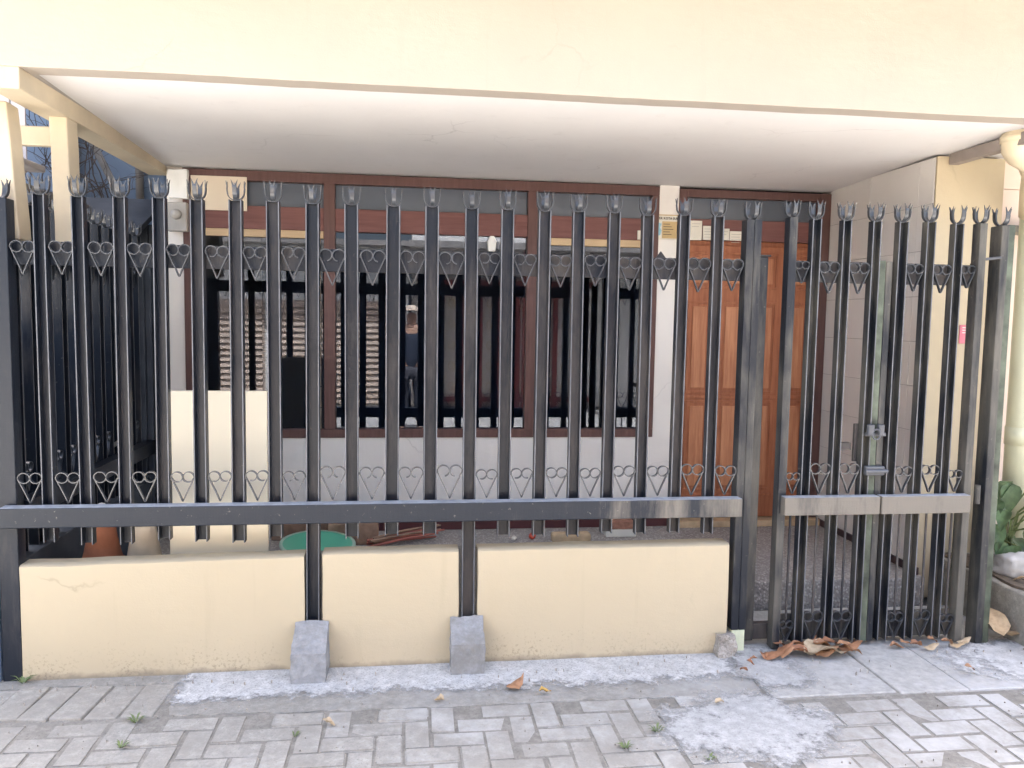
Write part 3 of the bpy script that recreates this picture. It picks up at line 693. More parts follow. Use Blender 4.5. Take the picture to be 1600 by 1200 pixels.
for g, ed in ((gl, [1.733, 1.806, 1.850, 1.954, 1.996, 2.099]), (gr, [2.276, 2.367, 2.412, 2.507, 2.553, 2.630])):
    for k in range(0, 6, 2):
        a, b = ed[k], ed[k+1]; 
        hs = 1.0 if b-a > 0.06 else 1.5
        put_heart(a+0.001, b-0.001, 0.015, 1.835-0.147*(b-a)/0.107*hs, g, 3, hs)
        put_heart(a+0.001, b-0.001, 0.015, 0.757, g, 3, hs)
        put_heart(a+0.001, b-0.001, 0.015, 0.045, g, 3, hs)
        m = (a+b)/2
        MB().tube([(m, 0.018, 0.15), (m, 0.018, 0.668)], 0.0055, 8).build('rod', 'black_paint', g)
mt = MB().box(2.146, 2.179, 0.012, 0.052, 0.03, 1.845).build('meeting_stile', 'green_old_paint', gl, 0.003)
MB().box(2.1815, 2.214, 0.014, 0.052, 0.03, 1.84).build('meeting_stile', 'black_paint_worn', gr, 0.003)
# latch: two hasp knuckles, bolt and the lock box
lt = MB().box(2.118, 2.215, -0.012, 0.012, 0.842, 0.886).build('latch', 'metal_zinc', gl, 0.006)
MB().tube([(2.112, -0.018, 0.864), (2.222, -0.018, 0.864)], 0.010, 10).build('bolt', 'metal_zinc', lt)
h2 = MB().tube([(2.128, -0.016, 1.035), (2.128, -0.016, 1.085)], 0.017, 12).tube([(2.178, -0.016, 1.035), (2.178, -0.016, 1.085)], 0.017, 12).box(2.112, 2.212, -0.008, 0.012, 1.028, 1.044).build('hasp', 'metal_zinc', gl, 0.002)
MB().tube([(2.150+0.020*math.cos(R(t)), -0.030, 1.040+0.024*math.sin(R(t))) for t in range(0, 361, 30)], 0.004, 8).build('ring', 'metal_zinc', h2)
MB().box(1.985, 2.072, 0.045, 0.075, 0.955, 0.990).tube([(1.972, 0.06, 0.985), (1.985, 0.06, 0.985), (1.985, 0.06, 0.962)], 0.006, 8).build('lock_bolt', 'black_paint', gl, 0.002)
MB().box(2.085, 2.112, 0.044, 0.060, 0.90, 1.08).build('lock_plate', 'black_paint', gl, 0.002)
MB().box(2.545, 2.580, 0.046, 0.07, 0.94, 0.985).build('hinge_plate', 'metal_zinc', gr, 0.002)

gp = empty('gate_post', (2.75, 0.03, 0.0), 'thick black gate post with crown tip beside the pale drain pipe', 'gate post')
gpp = MB().box(2.735, 2.774, -0.012, 0.066, -0.01, 2.022).build('tube', 'black_paint_worn', gp, 0.004)
MB().box(2.7755, 2.812, -0.002, 0.050, -0.01, 2.026).build('side_tube', 'green_old_paint', gp, 0.004)
put_finial(2.757, 0.027, 2.023, gp, 4, 1.08)
MB().tube([(2.660, 0.012, 1.862), (2.735, -0.016, 1.872)], 0.007, 8).build('hinge_pin', 'metal_zinc', gp)
MB().tube([(2.702, -0.004, 0.70), (2.702, -0.004, 0.79)], 0.013, 10).build('hinge_barrel', 'black_paint_worn', gp)

gf = empty('gate_surround', (1.606, 0.09, 0.0), 'weathered iron frame standing just behind the gate leaves', 'frame')
MB().box(1.582, 1.632, 0.066, 0.112, 0.03, 1.852).build('upright', 'black_paint_worn', gf, 0.004)
MB().box(1.572, 1.642, 0.060, 0.118, 1.853, 1.862).build('cap', 'black_paint_worn', gf, 0.002)
MB().box(1.633, 2.671, 0.070, 0.108, 0.034, 0.112).build('bottom_bar', 'black_paint', gf, 0.004)
MB().box(2.672, 2.712, 0.066, 0.112, 0.113, 1.852).build('upright', 'green_old_paint', gf, 0.004)

# ================================================================== SIDE FENCE on the left
sf = empty('side_fence', (-1.655, 0.9, 0.0), 'black iron side fence running back to the house beside the neighbouring yard', 'fence')
ys = [0.17+0.155*k for k in range(11)]
for k, y in enumerate(ys):
    o = make_bar(BW, BD, 0.10, 2.015, 'black_paint', sf)
    o.location = (-1.66, y, 0); o.rotation_euler = (0, 0, R(90)); o['_wl'] = [-1.66, y, 0]
    f = link('finial', FIN, None, o); f.matrix_parent_inverse = Matrix.Identity(4); f.location = (0, BD/2, 2.015)
MB().box(-1.720, -1.703, 0.075, 1.80, 1.738, 1.834).build('upper_rail', 'black_paint', sf, 0.003)
MB().box(-1.658, -1.60, 0.075, 1.80, 0.667, 0.7515).build('lower_rail', 'black_paint', sf, 0.003)
for k in range(len(ys)-1):
    for zt in (1.70, 0.757):
        o = put_heart(-0.046, 0.046, 0, zt, sf, 2); o.location = (-1.68, (ys[k]+ys[k+1])/2, zt); o.rotation_euler = (0, 0, R(90))
sw = MB().box(-1.72, -1.625, 0.075, 1.9, -0.02, 0.5).build('side_wall', 'dark_yard', None, 0.005)
tag(sw, 'dark low wall under the side fence', 'wall')

# cream timber posts that carry the porch beam
pst = []
for (x0, x1, y0, y1, tx, lb) in ((-1.655, -1.593, 0.09, 0.20, 0.012, 'cream timber post standing clear of the porch beam beside the cross rail'), (-1.572, -1.497, 0.34, 0.46, 0.0, 'cream timber post notched under the porch beam with split grain')):
    zt = 2.399 if tx else 2.470
    mb = MB().prism([(x0-tx, y0), (x1-tx, y0), (x1-tx, y1), (x0-tx, y1)], 'z', 1.842, zt)
    mb.v = [(vx-(0.035 if lb.endswith('rail') else 0.012)*(vz-1.842)/0.56, vy, vz) for (vx, vy, vz) in mb.v]
    o = mb.build('timber_post', 'cream_timber', None, 0.006); tag(o, lb, 'post', 'cream posts under the porch beam')
    roughen(o, 5, 0.003, 9)
cr = MB().box(-2.7, -1.575, 0.47, 0.515, 2.30, 2.385).build('cross_rail', 'cream_timber', None, 0.006)
roughen(cr, 4, 0.004, 8); tag(cr, 'cream timber cross rail fixed behind the two posts', 'rail')

# ================================================================== NEIGHBOURING YARDS
nb = empty('blue_building', (-3.0, 3.2, 0.0), 'tall blue building behind the neighbouring yard', 'building')
MB().box(-6.0, -1.56, 3.2, 6.0, 0, 8.6).build('wall', 'blue_wall', nb)
MB().tube([(-2.62, 3.12, 0), (-2.62, 3.12, 7.0)], 0.075, 16).build('drain_pipe', 'meter_grey', nb, smooth=True)
MB().tube([(-2.10, 3.14, 1.9), (-2.10, 3.14, 7.0)], 0.03, 10).build('conduit', 'meter_grey', nb, smooth=True)
ns = empty('grey_shed', (-3.2, 1.6, 0.0), 'small shed with pale corrugated gable and grey roof edge beyond the side fence', 'shed')
for k in range(24):
    MB().box(-4.2+k*0.082, -4.2+k*0.082+0.074, 1.60+(0.006 if k % 2 else 0), 1.62, 2.42, 4.2).build('panel', 'corrugated_pale', ns, 0.002)
MB().box(-4.3, -2.2, 1.4, 3.1, 0.0, 2.28).build('wall', 'roof_grey', ns)
for k in range(22):
    MB().box(-4.35+k*0.1, -4.35+k*0.1+0.094, 1.22, 1.66, 2.36+0.006*(k % 2), 2.40+0.006*(k % 2)).build('roof_sheet', 'corrugated_pale', ns, 0.01)
dk = empty('dark_lean_to', (-2.2, 2.5, 0.0), 'dark board lean-to with black cloth in the neighbouring yard', 'lean-to')
for k in range(14):
    MB().box(-3.2+k*0.118, -3.2+k*0.118+0.112, 2.3+random.uniform(0, .02), 2.34, 0.0, 2.16+random.uniform(-.06, .06)).build('board', 'dark_yard', dk, 0.003)
MB().prism([(2.0, 2.05), (2.6, 2.32), (2.6, 2.36), (2.0, 2.09)], 'x', -3.2, -1.75).build('roof', 'dark_yard', dk, 0.004)
for k, (x, y, h, tl) in enumerate(((-1.95, 1.3, 1.7, 2), (-2.15, 1.0, 1.5, -3), (-1.86, 1.75, 1.9, 1), (-2.3, 0.7, 1.6, 4))):
    cl = MB()
    n = 14
    for q in range(n):
        a = x-0.25+q*0.036
        cl.box(a, a+0.034, y+0.02*math.sin(q*1.3+k), y+0.02*math.sin(q*1.3+k)+0.02, 0.02, h)
    o = cl.build('hanging_cloth', 'dark_cloth', dk, 0.004)
for k, (x0, y0, z0, x1, y1, z1, lb) in enumerate(((-2.05, 0.72, 0.0, -1.92, 0.78, 1.85, 'tall grey plank leaning behind the side fence'), (-1.93, 1.2, 0.62, -1.60, 1.34, 0.86, 'short grey plank wedged high between the side fence bars'), (-2.0, 0.55, 0.5, -1.66, 0.75, 0.68, 'short grey plank wedged low between the side fence bars'))):
    a, b = Vector((x0, y0, z0)), Vector((x1, y1, z1)); mb = MB().box(-0.035, 0.035, -0.012, 0.012, 0, (b-a).length)
    o = mb.build('plank', 'wood_grey', None, 0.003); o.location = a; o.rotation_euler = (b-a).to_track_quat('Z', 'Y').to_euler(); tag(o, lb, 'plank', 'grey planks in the yard')
# bare climber on the blue wall
bc = empty('bare_shrub', (-2.3, 2.9, 1.0), 'leafless tangled shrub branches against the blue wall', 'shrub')
def twig(p, d, L, r, depth, mb):
    pts = [p]; cur = Vector(p); dd = Vector(d).normalized()
    for k in range(6):
        dd = (dd+Vector((random.uniform(-.45, .45), random.uniform(-.25, .25), random.uniform(-.4, .35)))).normalized()
        cur = cur+dd*L/6; pts.append(tuple(cur))
        if depth > 0 and k > 0 and random.random() < 0.75:
            twig(tuple(cur), dd+Vector((random.uniform(-1, 1), random.uniform(-.4, .4), random.uniform(-.7, .7))), L*0.6, r*0.6, depth-1, mb)
    mb.tube(pts, [r*(1-0.12*k) for k in range(len(pts))], 5)
for k in range(9):
    mb = MB(); twig((-2.75+k*0.10, 2.85, 1.95), (random.uniform(-.5, .7), 0, 1), 1.0, 0.009, 3, mb); mb.build('branch', 'bark', bc)
lath = MB().box(-0.025, 0.025, -0.01, 0.01, 0, 0.75).build('lath', 'wood_grey', None, 0.002); lath.location = (-2.48, 2.95, 3.05); lath.rotation_euler = (0, R(155), 0)
tag(lath, 'grey wooden lath slanting through the bare branches', 'lath')
nl = MB().box(-4.0, -1.70, -0.02, 0.10, -0.02, 1.5).build('neighbour_wall', 'blue_wall', None, 0.005); tag(nl, 'blue painted wall of the next plot beside the fence corner post', 'wall')

# right hand side
rn = empty('pink_building', (4.5, 1.0, 0.0), 'pinkish neighbouring building with stained ledge beyond the drain pipe', 'building')
MB().box(3.247, 7.0, 0.74, 6.0, 0.0, 6.2).build('wall', 'neighbour_pink', rn)
MB().box(3.30, 7.0, 0.62, 0.738, 2.07, 2.11).build('ledge', 'stone_step', rn, 0.004)
for r_ in range(3):
    for c_ in range(8):
        MB().box(3.252+c_*0.2, 3.252+c_*0.2+0.197, 0.728, 0.7395, 2.125+r_*0.2, 2.125+r_*0.2+0.197).build('tile', 'neighbour_pink', rn, 0.002)
dp = empty('drain_pipe', (3.33, 0.55, 0.2), 'pale green drain pipe with cream elbow hanging under the porch eave', 'drain pipe')
MB().tube([(3.335, 0.52, 0.2), (3.335, 0.52, 2.20)], 0.062, 24).build('downpipe', 'pipe_pale', dp, smooth=True)
MB().tube([(3.335, 0.52, 0.9), (3.335, 0.52, 1.0)], 0.067, 24).build('collar', 'pipe_pale', dp, smooth=True)
MB().tube([(2.965, 0.19, 2.50), (2.965, 0.19, 2.46), (2.970, 0.193, 2.435), (2.990, 0.20, 2.42), (3.03, 0.215, 2.41), (3.10, 0.25, 2.395), (3.22, 0.36, 2.34), (3.30, 0.47, 2.26), (3.335, 0.52, 2.15)], [0.086, 0.086, 0.088, 0.088, 0.086, 0.084, 0.080, 0.076, 0.070], 24).build('elbow', 'pipe_cream', dp, smooth=True)
MB().tube([(2.965, 0.19, 2.452), (2.965, 0.19, 2.482)], 0.092, 24).build('joint_ring', 'pipe_cream', dp, smooth=True)
stp = MB().box(2.952, 4.6, -0.25, 0.735, -0.02, 0.255).build('raised_bed', 'stone_step', None, 0.012); roughen(stp, 6, 0.012, 6)
tag(stp, 'raised stone bed beside the gate post with rubble and plants on top', 'raised bed')
so = sheet('soil', [(2.99, -0.1), (2.98, 0.6), (4.4, 0.6), (4.4, -0.1)], 0.268, 'soil', 0.02, 0.02, kindstruct=False); so['kind'] = 'structure'
rock = MB().box(3.05, 3.36, 0.16, 0.38, 0.24, 0.36).build('white_rock', 'stone_rock', None); roughen(rock, 8, 0.05, 6.5); roughen(rock, 1, 0.012, 30); tag(rock, 'large pale rock on the raised stone bed', 'rock')
for p in rock.data.polygons: p.use_smooth = True
def leaf_shape(L, Wd, fold=0.12, droop=0.25, n=7, heart=False):
    mb = MB(); V = []; F = []
    for i in range(n+1):
        t = i/n; hw = Wd/2*(math.sin(math.pi*min(1, t**(0.62 if heart else 0.85)))**0.85) if 0 < t < 1 else 0.0008
        z = -droop*L*t*t
        V += [(-hw, L*t, z+hw*fold*2), (-hw*0.5, L*t, z+hw*fold*0.8), (0, L*t, z), (hw*0.5, L*t, z+hw*fold*0.8), (hw, L*t, z+hw*fold*2)]
    for i in range(n):
        for j in range(4): F.append((i*5+j, i*5+j+1, i*5+6+j, i*5+5+j))
    me = bpy.data.meshes.new('leaf'); me.from_pydata(V, [], F); me.update()
    for p in me.polygons: p.use_smooth = True
    return me
plant = empty('leafy_plant', (3.2, 0.42, 0.26), 'broad leaved green plant growing beside the drain pipe', 'plant')
LG = leaf_shape(0.15, 0.095, 0.18, 0.35, heart=True); LG.materials.append(MATS['leaf_green'])
for k, (px, py, pz, az, tl) in enumerate(((3.14, 0.33, 0.58, 40, -20), (3.10, 0.36, 0.50, 100, -35), (3.22, 0.30, 0.69, 170, -15), (3.26, 0.28, 0.62, 210, -40), (3.30, 0.34, 0.55, 280, -30), (3.10, 0.32, 0.42, 150, -60), (3.20, 0.40, 0.72, 20, -10), (3.33, 0.28, 0.70, 250, -20), (3.27, 0.26, 0.50, 190, -55), (3.13, 0.40, 0.63, 70, -25))+tuple((3.08+0.035*q+random.uniform(-.02, .02), random.uniform(.26, .42), random.uniform(.40, .74), random.uniform(20, 280), random.uniform(-60, -5)) for q in range(9))):
    MB().tube([(3.2+random.uniform(-.03, .03), 0.42, 0.25), ((3.2+px)/2, 0.40, (pz+0.3)/2+0.05), (px, py, pz)], [0.006, 0.005, 0.004], 6).build('stem', 'leaf_stem', plant)
    o = link('leaf', LG, None, plant); o.location = (px, py, pz); o.rotation_euler = (R(tl-15), R(random.uniform(-15, 15)), R(180+(az-150)*0.55)); o.scale = [random.uniform(.75, 1.1)]*3

# ================================================================== THINGS ON THE PORCH
bd = MB().box(-1.088, -0.652, 0.265, 0.295, 0.146, 1.202).build('leaning_board', 'cream_board', None, 0.004); tag(bd, 'plain cream board standing upright behind the low wall', 'board')
tp = empty('terracotta_pot', (-1.415, 0.36, 0.145), 'upturned brown terracotta pot behind the low wall', 'pot')
MB().lathe([(0.0, 0.44), (0.055, 0.44), (0.066, 0.36), (0.078, 0.30), (0.090, 0.255), (0.095, 0.25), (0.101, 0.12), (0.105, 0.0)], 28, (-1.415, 0.36, 0.147)).build('body', 'terracotta', tp, smooth=True)
MB().lathe([(0.088, 0.262), (0.099, 0.258), (0.100, 0.246), (0.092, 0.242)], 28, (-1.415, 0.36, 0.147)).build('rim', 'terracotta', tp, smooth=True)
cp = empty('cement_pot', (-1.225, 0.345, 0.145), 'upturned beige cement pot between the terracotta pot and the cream board', 'pot')
MB().lathe([(0.0, 0.455), (0.045, 0.455), (0.058, 0.38), (0.076, 0.27), (0.092, 0.12), (0.10, 0.0)], 24, (-1.225, 0.345, 0.147)).build('body', 'pot_cement', cp, smooth=True)
bag = MB().box(-1.47, -1.36, 0.31, 0.41, 0.588, 0.64).build('crumpled_bag', 'white_plastic', None); roughen(bag, 6, 0.05, 22); tag(bag, 'crumpled white plastic bag on the terracotta pot', 'bag')
wb = MB().box(-1.31, -1.16, 0.31, 0.37, 0.603, 0.64).build('wood_offcut', 'brick_red', None, 0.004); tag(wb, 'small brown timber offcut lying on the cement pot', 'offcut')
bs = empty('green_basin', (-0.54, 1.22, 0.145), 'round green plastic basin tipped on the porch floor', 'basin')
mb = MB().lathe([(0.0, 0.0), (0.16, 0.0), (0.205, 0.058), (0.20, 0.058), (0.156, 0.008), (0.0, 0.008)], 40); b1 = mb.build('bowl', 'basin_green', bs, smooth=True)
mb = MB().lathe([(0.200, 0.060), (0.218, 0.061), (0.219, 0.051), (0.204, 0.055)], 40); b2 = mb.build('rim', 'basin_rim', bs, smooth=True)
for b in (b1, b2):
    b.matrix_parent_inverse = Matrix.Identity(4); b.rotation_euler = (R(5), R(3), 0); b.location = (0, 0, 0.016)
for k, (x0, x1, y0, y1, z0, z1, mt_, lb) in enumerate(((-0.86, -0.52, 1.55, 1.70, 0.146, 0.30, 'wood_rough', 'rough brown timber block behind the green basin against the wall'),
        (-0.50, -0.20, 1.42, 1.56, 0.146, 0.275, 'wood_rough', 'rough brown timber block with cut end right of the green basin'))):
    o = MB().box(x0, x1, y0, y1, z0, z1).build('timber_block', mt_, None, 0.004); roughen(o, 4, 0.01, 12); tag(o, lb, 'timber', 'timber blocks on the porch')
sb = empty('firewood_bundle', (0.0, 1.45, 0.15), 'loose bundle of thin brown sticks on the porch floor', 'firewood')
for k in range(11):
    a = Vector((-0.24+random.uniform(-.03, .03), 1.36+random.uniform(-.05, .07), 0.155+0.008*k*0.6)); b = a+Vector((0.40+random.uniform(-.08, .06), 0.18+random.uniform(-.06, .06), random.uniform(0.0, 0.05)))
    MB().tube([a, a.lerp(b, 0.5)+Vector((0, 0, random.uniform(-.004, .01))), b], [0.009, 0.008, 0.006], 6).build('stick', random.choice(('wood_rough', 'wood_rough', 'stick_red')), sb)
o = MB().box(0.885, 1.135, 1.36, 1.44, 0.147, 0.207).build('timber_block', 'wood_pale', None, 0.018, seg=3); tag(o, 'pale rounded timber block lying on the porch floor', 'timber')
o = MB().box(1.26, 1.46, 1.48, 1.60, 0.147, 0.195).build('brick', 'paper_white', None, 0.004); roughen(o, 4, 0.004, 20); tag(o, 'pale dusty brick on the porch floor under another brick', 'brick')
o = MB().box(1.27, 1.45, 1.485, 1.60, 0.1965, 0.245).build('brick', 'brick_red', None, 0.004); roughen(o, 4, 0.004, 20); tag(o, 'reddish brick stacked on the pale brick', 'brick')
def blob(name, c, r, mat, label, cat, sq=1.0):
    bm = bmesh.new(); bmesh.ops.create_icosphere(bm, subdivisions=3, radius=r)
    from mathutils import noise
    for v in bm.verts: v.co *= 1+0.16*noise.noise(v.co/r*1.6+Vector(c)); v.co.z *= sq
    me = bpy.data.meshes.new(name); bm.to_mesh(me); bm.free(); o = link(name, me, mat); o.location = (c[0], c[1], c[2]+r*sq*0.92)
    for p in me.polygons: p.use_smooth = True
    return tag(o, label, cat)
blob('plastic_ball', (0.775, 1.48, 0.145), 0.022, 'red_plastic', 'small pinkish red ball on the porch floor nearest the house wall', 'ball')
blob('bottle_stopper', (0.785, 1.33, 0.145), 0.015, 'red_plastic', 'small flat red bottle cap on the porch floor', 'cap', 0.7)
blob('paper_wad', (0.655, 1.46, 0.145), 0.016, 'paper_white', 'crumpled scrap of white paper on the porch floor', 'paper')

# electric meter and cover at the window corner
me_ = empty('electric_meter', (-1.42, 1.73, 2.1), 'grey electric meter with round glass at the window corner', 'meter')
MB().box(-1.480, -1.366, BY-0.075, BY-0.018, 2.05, 2.225).build('casing', 'meter_grey', me_, 0.006)
MB().tube([(-1.424, BY-0.076, 2.150), (-1.424, BY-0.115, 2.150)], [0.030, 0.026], 24).build('dial_glass', 'meter_grey', me_, smooth=True)
pc = MB().box(-1.476, -1.364, BY-0.06, BY-0.018, 2.25, 2.425).build('plastic_cover', 'white_plastic', None, 0.008); roughen(pc, 6, 0.012, 11); tag(pc, 'wrinkled white plastic cover above the electric meter', 'cover')
wm = MB().prism([(0.492, 1.985), (0.538, 1.985), (0.545, 2.05), (0.530, 2.083), (0.502, 2.083), (0.487, 2.05)], 'y', BY-0.014, BY+0.026).build('wall_gadget', 'white_plastic', None, 0.005); tag(wm, 'small white plastic gadget stuck on the window glass', 'gadget')

# ---- plates and papers over the door
def text_mesh(txt, size, mat, loc, parent, ext=0.0006, bold=0.0):
    cu = bpy.data.curves.new('lettering', 'FONT'); cu.body = txt; cu.size = size; cu.extrude = ext; cu.align_x = 'CENTER'; cu.align_y = 'CENTER'; cu.offset = bold; cu.resolution_u = 2
    t = bpy.data.objects.new('tmp', cu); C.objects.link(t); bpy.context.view_layer.update()
    me = bpy.data.meshes.new_from_object(t.evaluated_get(bpy.context.evaluated_depsgraph_get())); bpy.data.objects.remove(t)
    me.transform(Matrix.Rotation(R(90), 4, 'X'))
    me.materials.clear(); me.materials.append(MATS[mat])
    o = link('lettering', me, None, parent); o.location = loc; return o
np_ = empty('notice_plate', (1.69, 1.73, 2.09), 'cream notice with tan box and bold number on the wall between window and door', 'notice')
MB().box(1.600, 1.785, BY-0.012, BY-0.004, 2.092, 2.252).build('sheet', 'paper_white', np_, 0.001)
MB().box(1.600, 1.785, BY-0.0135, BY-0.003, 2.250, 2.256).build('edge_strip', 'paper_tan', np_)
MB().box(1.652, 1.780, BY-0.0145, BY-0.0125, 2.100, 2.212).build('tan_box', 'paper_tan', np_)
MB().prism([(1.604, 2.11), (1.64, 2.12), (1.648, 2.15), (1.638, 2.17), (1.648, 2.195), (1.62, 2.205), (1.604, 2.20)], 'y', BY-0.0145, BY-0.0125).build('blue_badge', 'paper_blue', np_)
text_mesh('TER KOTA SUR', 0.0215, 'ink', (1.690, BY-0.0135, 2.231), np_, bold=0.0005)
text_mesh('1', 0.075, 'ink', (1.757, BY-0.0155, 2.158), np_, bold=0.001)
for q in range(5): MB().box(1.660, 1.705+0.012*((q*7) % 3), BY-0.0155, BY-0.0146, 2.192-q*0.017, 2.1955-q*0.017).build('print_line', 'ink', np_)
for k, (a, b, za, zb, lb) in enumerate(((1.845, 1.925, 2.094, 2.222, 'tallest white paper tag on the beam over the door'), (1.932, 2.046, 2.097, 2.190, 'wide white paper tag with dense faint print over the door'), (2.052, 2.118, 2.099, 2.176, 'narrow white paper tag half behind a fence bar over the door'), (2.122, 2.212, 2.098, 2.160, 'low white paper tag with a faint stamp over the door'))):
    t = empty('paper_tag', ((a+b)/2, BY-0.02, za), lb, 'tag', 'paper tags over the door')
    MB().box(a, b, BY-0.021, BY-0.0155, za, zb).build('sheet', 'paper_white', t, 0.001)
    for q in range(2+k % 2*2): MB().box(a+0.01, b-0.012-0.01*(q % 2), BY-0.0222, BY-0.0212, zb-0.022-q*0.018, zb-0.019-q*0.018).build('print_line', 'ink_faint', t)
t = MB().box(1.484, 1.545, yf-0.004, yf+0.003, 2.086, 2.146).build('paper_tag', 'paper_white', None, 0.001); tag(t, 'small square white sticker at the corner of the window beam', 'sticker')
ps = empty('pink_sign', (3.07, 0.63, 1.45), 'small pink printed sticker on the cream column', 'sticker')
MB().box(3.03, 3.115, 0.634, 0.6385, 1.452, 1.556).build('sheet', 'sign_pink', ps, 0.001)
for q in range(3): MB().box(3.045, 3.105, 0.6332, 0.6345, 1.538-q*0.014, 1.543-q*0.014).build('print_line', 'paper_white', ps)

# ================================================================== DEAD LEAVES AND WEEDS
LS = [leaf_shape(0.11, 0.06, 0.25, 0.35), leaf_shape(0.13, 0.075, -0.3, -0.3), leaf_shape(0.09, 0.045, 0.5, 0.2), leaf_shape(0.17, 0.10, 0.12, 0.15)]
def dead_leaf(x, y, s, mat, label, k=None, az=None, z=0.02, grp=None, tilt=0):
    me = LS[k if k is not None else random.randrange(3)].copy()
    from mathutils import noise
    sd_ = random.uniform(0, 50)
    for v in me.vertices:
        v.co.z += 0.02*noise.noise(v.co*22+Vector((sd_, 0, 0)))+0.012*noise.noise(v.co*50+Vector((0, sd_, 0)))
        v.co.x += 0.012*noise.noise(v.co*30+Vector((0, 0, sd_)))
    zm = min(v.co.z for v in me.vertices)
    for v in me.vertices: v.co.z -= zm
    me.materials.append(MATS[mat])
    o = link('dead_leaf', me, None); o.location = (x, y, z); o.scale = [s]*3; o.rotation_euler = (R(tilt), R(random.uniform(-6, 6)), R(az if az is not None else random.uniform(0, 360)))
    return tag(o, label, 'leaf', grp)
dead_leaf(0.40, -0.29, 0.75, 'leaf_brown', 'pinkish brown dead leaf lying at the edge of the white cement strip', 1, -60, 0.012, 'dead leaves on the ground')
dead_leaf(0.53, -0.335, 0.62, 'leaf_yellow', 'curled yellow orange leaf on the grey mortar edge', 2, -80, 0.012, 'dead leaves on the ground')
dead_leaf(1.22, -0.50, 0.52, 'leaf_tan', 'small curled tan leaf on the white cement patch over the pavers', 2, -75, 0.012, 'dead leaves on the ground')
dead_leaf(2.43, -0.335, 0.55, 'leaf_brown', 'flat narrow brown leaf lying on the bare slab outside the gate', 0, -85, 0.026, 'dead leaves on the ground')
dead_leaf(0.14, -0.36, 0.5, 'leaf_tan', 'small crumpled tan leaf in the crack below the second footing', 2, 70, 0.008, 'dead leaves on the ground')
dead_leaf(-0.33, -0.50, 0.6, 'leaf_tan', 'thin straw coloured leaf lying on the pavers', 2, -95, 0.006, 'dead leaves on the ground')
dead_leaf(1.47, -0.25, 0.45, 'leaf_brown', 'small reddish leaf on the cement beside the fence end post', 2, 40, 0.022, 'dead leaves on the ground')
for k in range(3): dead_leaf(1.50+0.07*k, -0.16+0.035*k, 0.42, 'leaf_brown', 'tiny reddish leaf fragment at the foot of the fence end post', 2, None, 0.022, 'leaf fragments by the end post')
for k in range(12): dead_leaf(1.60+0.036*k+random.uniform(-.02, .02), -0.055+random.uniform(-.03, .03), random.uniform(.7, 1.05), 'leaf_brown', 'orange brown leaf in the drift under the hinged left gate leaf', random.randrange(3), random.uniform(-110, -60), 0.014+0.006*(k % 3), 'leaf drift under the gate')
dead_leaf(1.80, -0.105, 1.55, 'leaf_tan', 'long pale tan leaf with wavy edge in front of the leaf drift', 3, -80, 0.016, 'leaf drift under the gate')
for k in range(8): dead_leaf(2.28+0.05*k, -0.045+random.uniform(-.03, .03), random.uniform(.55, .8), random.choice(('leaf_brown', 'leaf_brown', 'leaf_tan')), 'orange brown leaf caught under the gate leaf by the drain pipe', None, random.uniform(-130, -50), 0.014, 'leaves under the right gate leaf')
dead_leaf(2.86, -0.03, 1.15, 'leaf_tan', 'large upright yellowish leaf against the raised bed', 3, -10, 0.022, 'leaves by the raised bed', 38)
dead_leaf(2.86, -0.02, 0.95, 'leaf_tan', 'large flat tan leaf lying beside the raised bed', 3, -75, 0.022, 'leaves by the raised bed')
for k in range(9): dead_leaf(3.0+random.uniform(0, .3), random.uniform(-.05, .12), random.uniform(.4, .7), random.choice(('leaf_brown', 'leaf_tan')), 'small dry leaf scattered on the raised bed', None, None, 0.270, 'dry leaves on the raised bed')
def weed(x, y, s, label, n=14, z=0.0):
    mb = MB()
    for k in range(n):
        a = random.uniform(0, 6.28); L = s*random.uniform(.35, 0.75); wv = 0.0022
        dx, dy = math.cos(a), math.sin(a); b = (x+dx*0.006, y+dy*0.006)
        mb.add([(b[0]-dy*wv, b[1]+dx*wv, z), (b[0]+dy*wv, b[1]-dx*wv, z), (b[0]+dx*L*.5+dy*wv*1.3, b[1]+dy*L*.5-dx*wv*1.3, z+L*.55), (b[0]+dx*L*.5-dy*wv*1.3, b[1]+dy*L*.5+dx*wv*1.3, z+L*.55), (b[0]+dx*L, b[1]+dy*L, z+L*.6)], [(0, 1, 2, 3), (3, 2, 4)])
    return tag(mb.build('weed', 'weed_green', None), label, 'weed', 'weeds in the paving')
weed(-1.60, -0.02, 0.075, 'leafy weed at the foot of the fence corner post', 22)
weed(-1.03, -0.40, 0.05, 'tuft of weed in the gutter beside the soldier course pavers', 20)
weed(-1.02, -0.58, 0.04, 'small dry weed between the pavers left of the footings', 14)
weed(0.93, -0.66, 0.05, 'short grass tuft in the joint beside the white cement patch', 12)
weed(0.78, -0.76, 0.045, 'grass tuft in the joint two pavers from the cement patch', 12)
weed(1.06, -0.86, 0.04, 'grass tuft at the lower corner of the cement patch', 12)
weed(-0.42, -0.56, 0.03, 'tiny weed in the paver joint below the first footing', 8)
# scattered grit
gm = MB()
for k in range(260):
    x, y = random.uniform(-1.8, 3.0), random.uniform(-1.1, -0.02); s = random.uniform(.001, .003)
    gm.box(x-s, x+s, y-s*.8, y+s*.8, -0.002, 0.004+s+(0.012 if y > -0.3 else 0))
gr_ = gm.build('grit', 'rubble'); gr_['kind'] = 'stuff'; gr_['label'] = 'fine pale grit scattered over the paving'; gr_['category'] = 'grit'

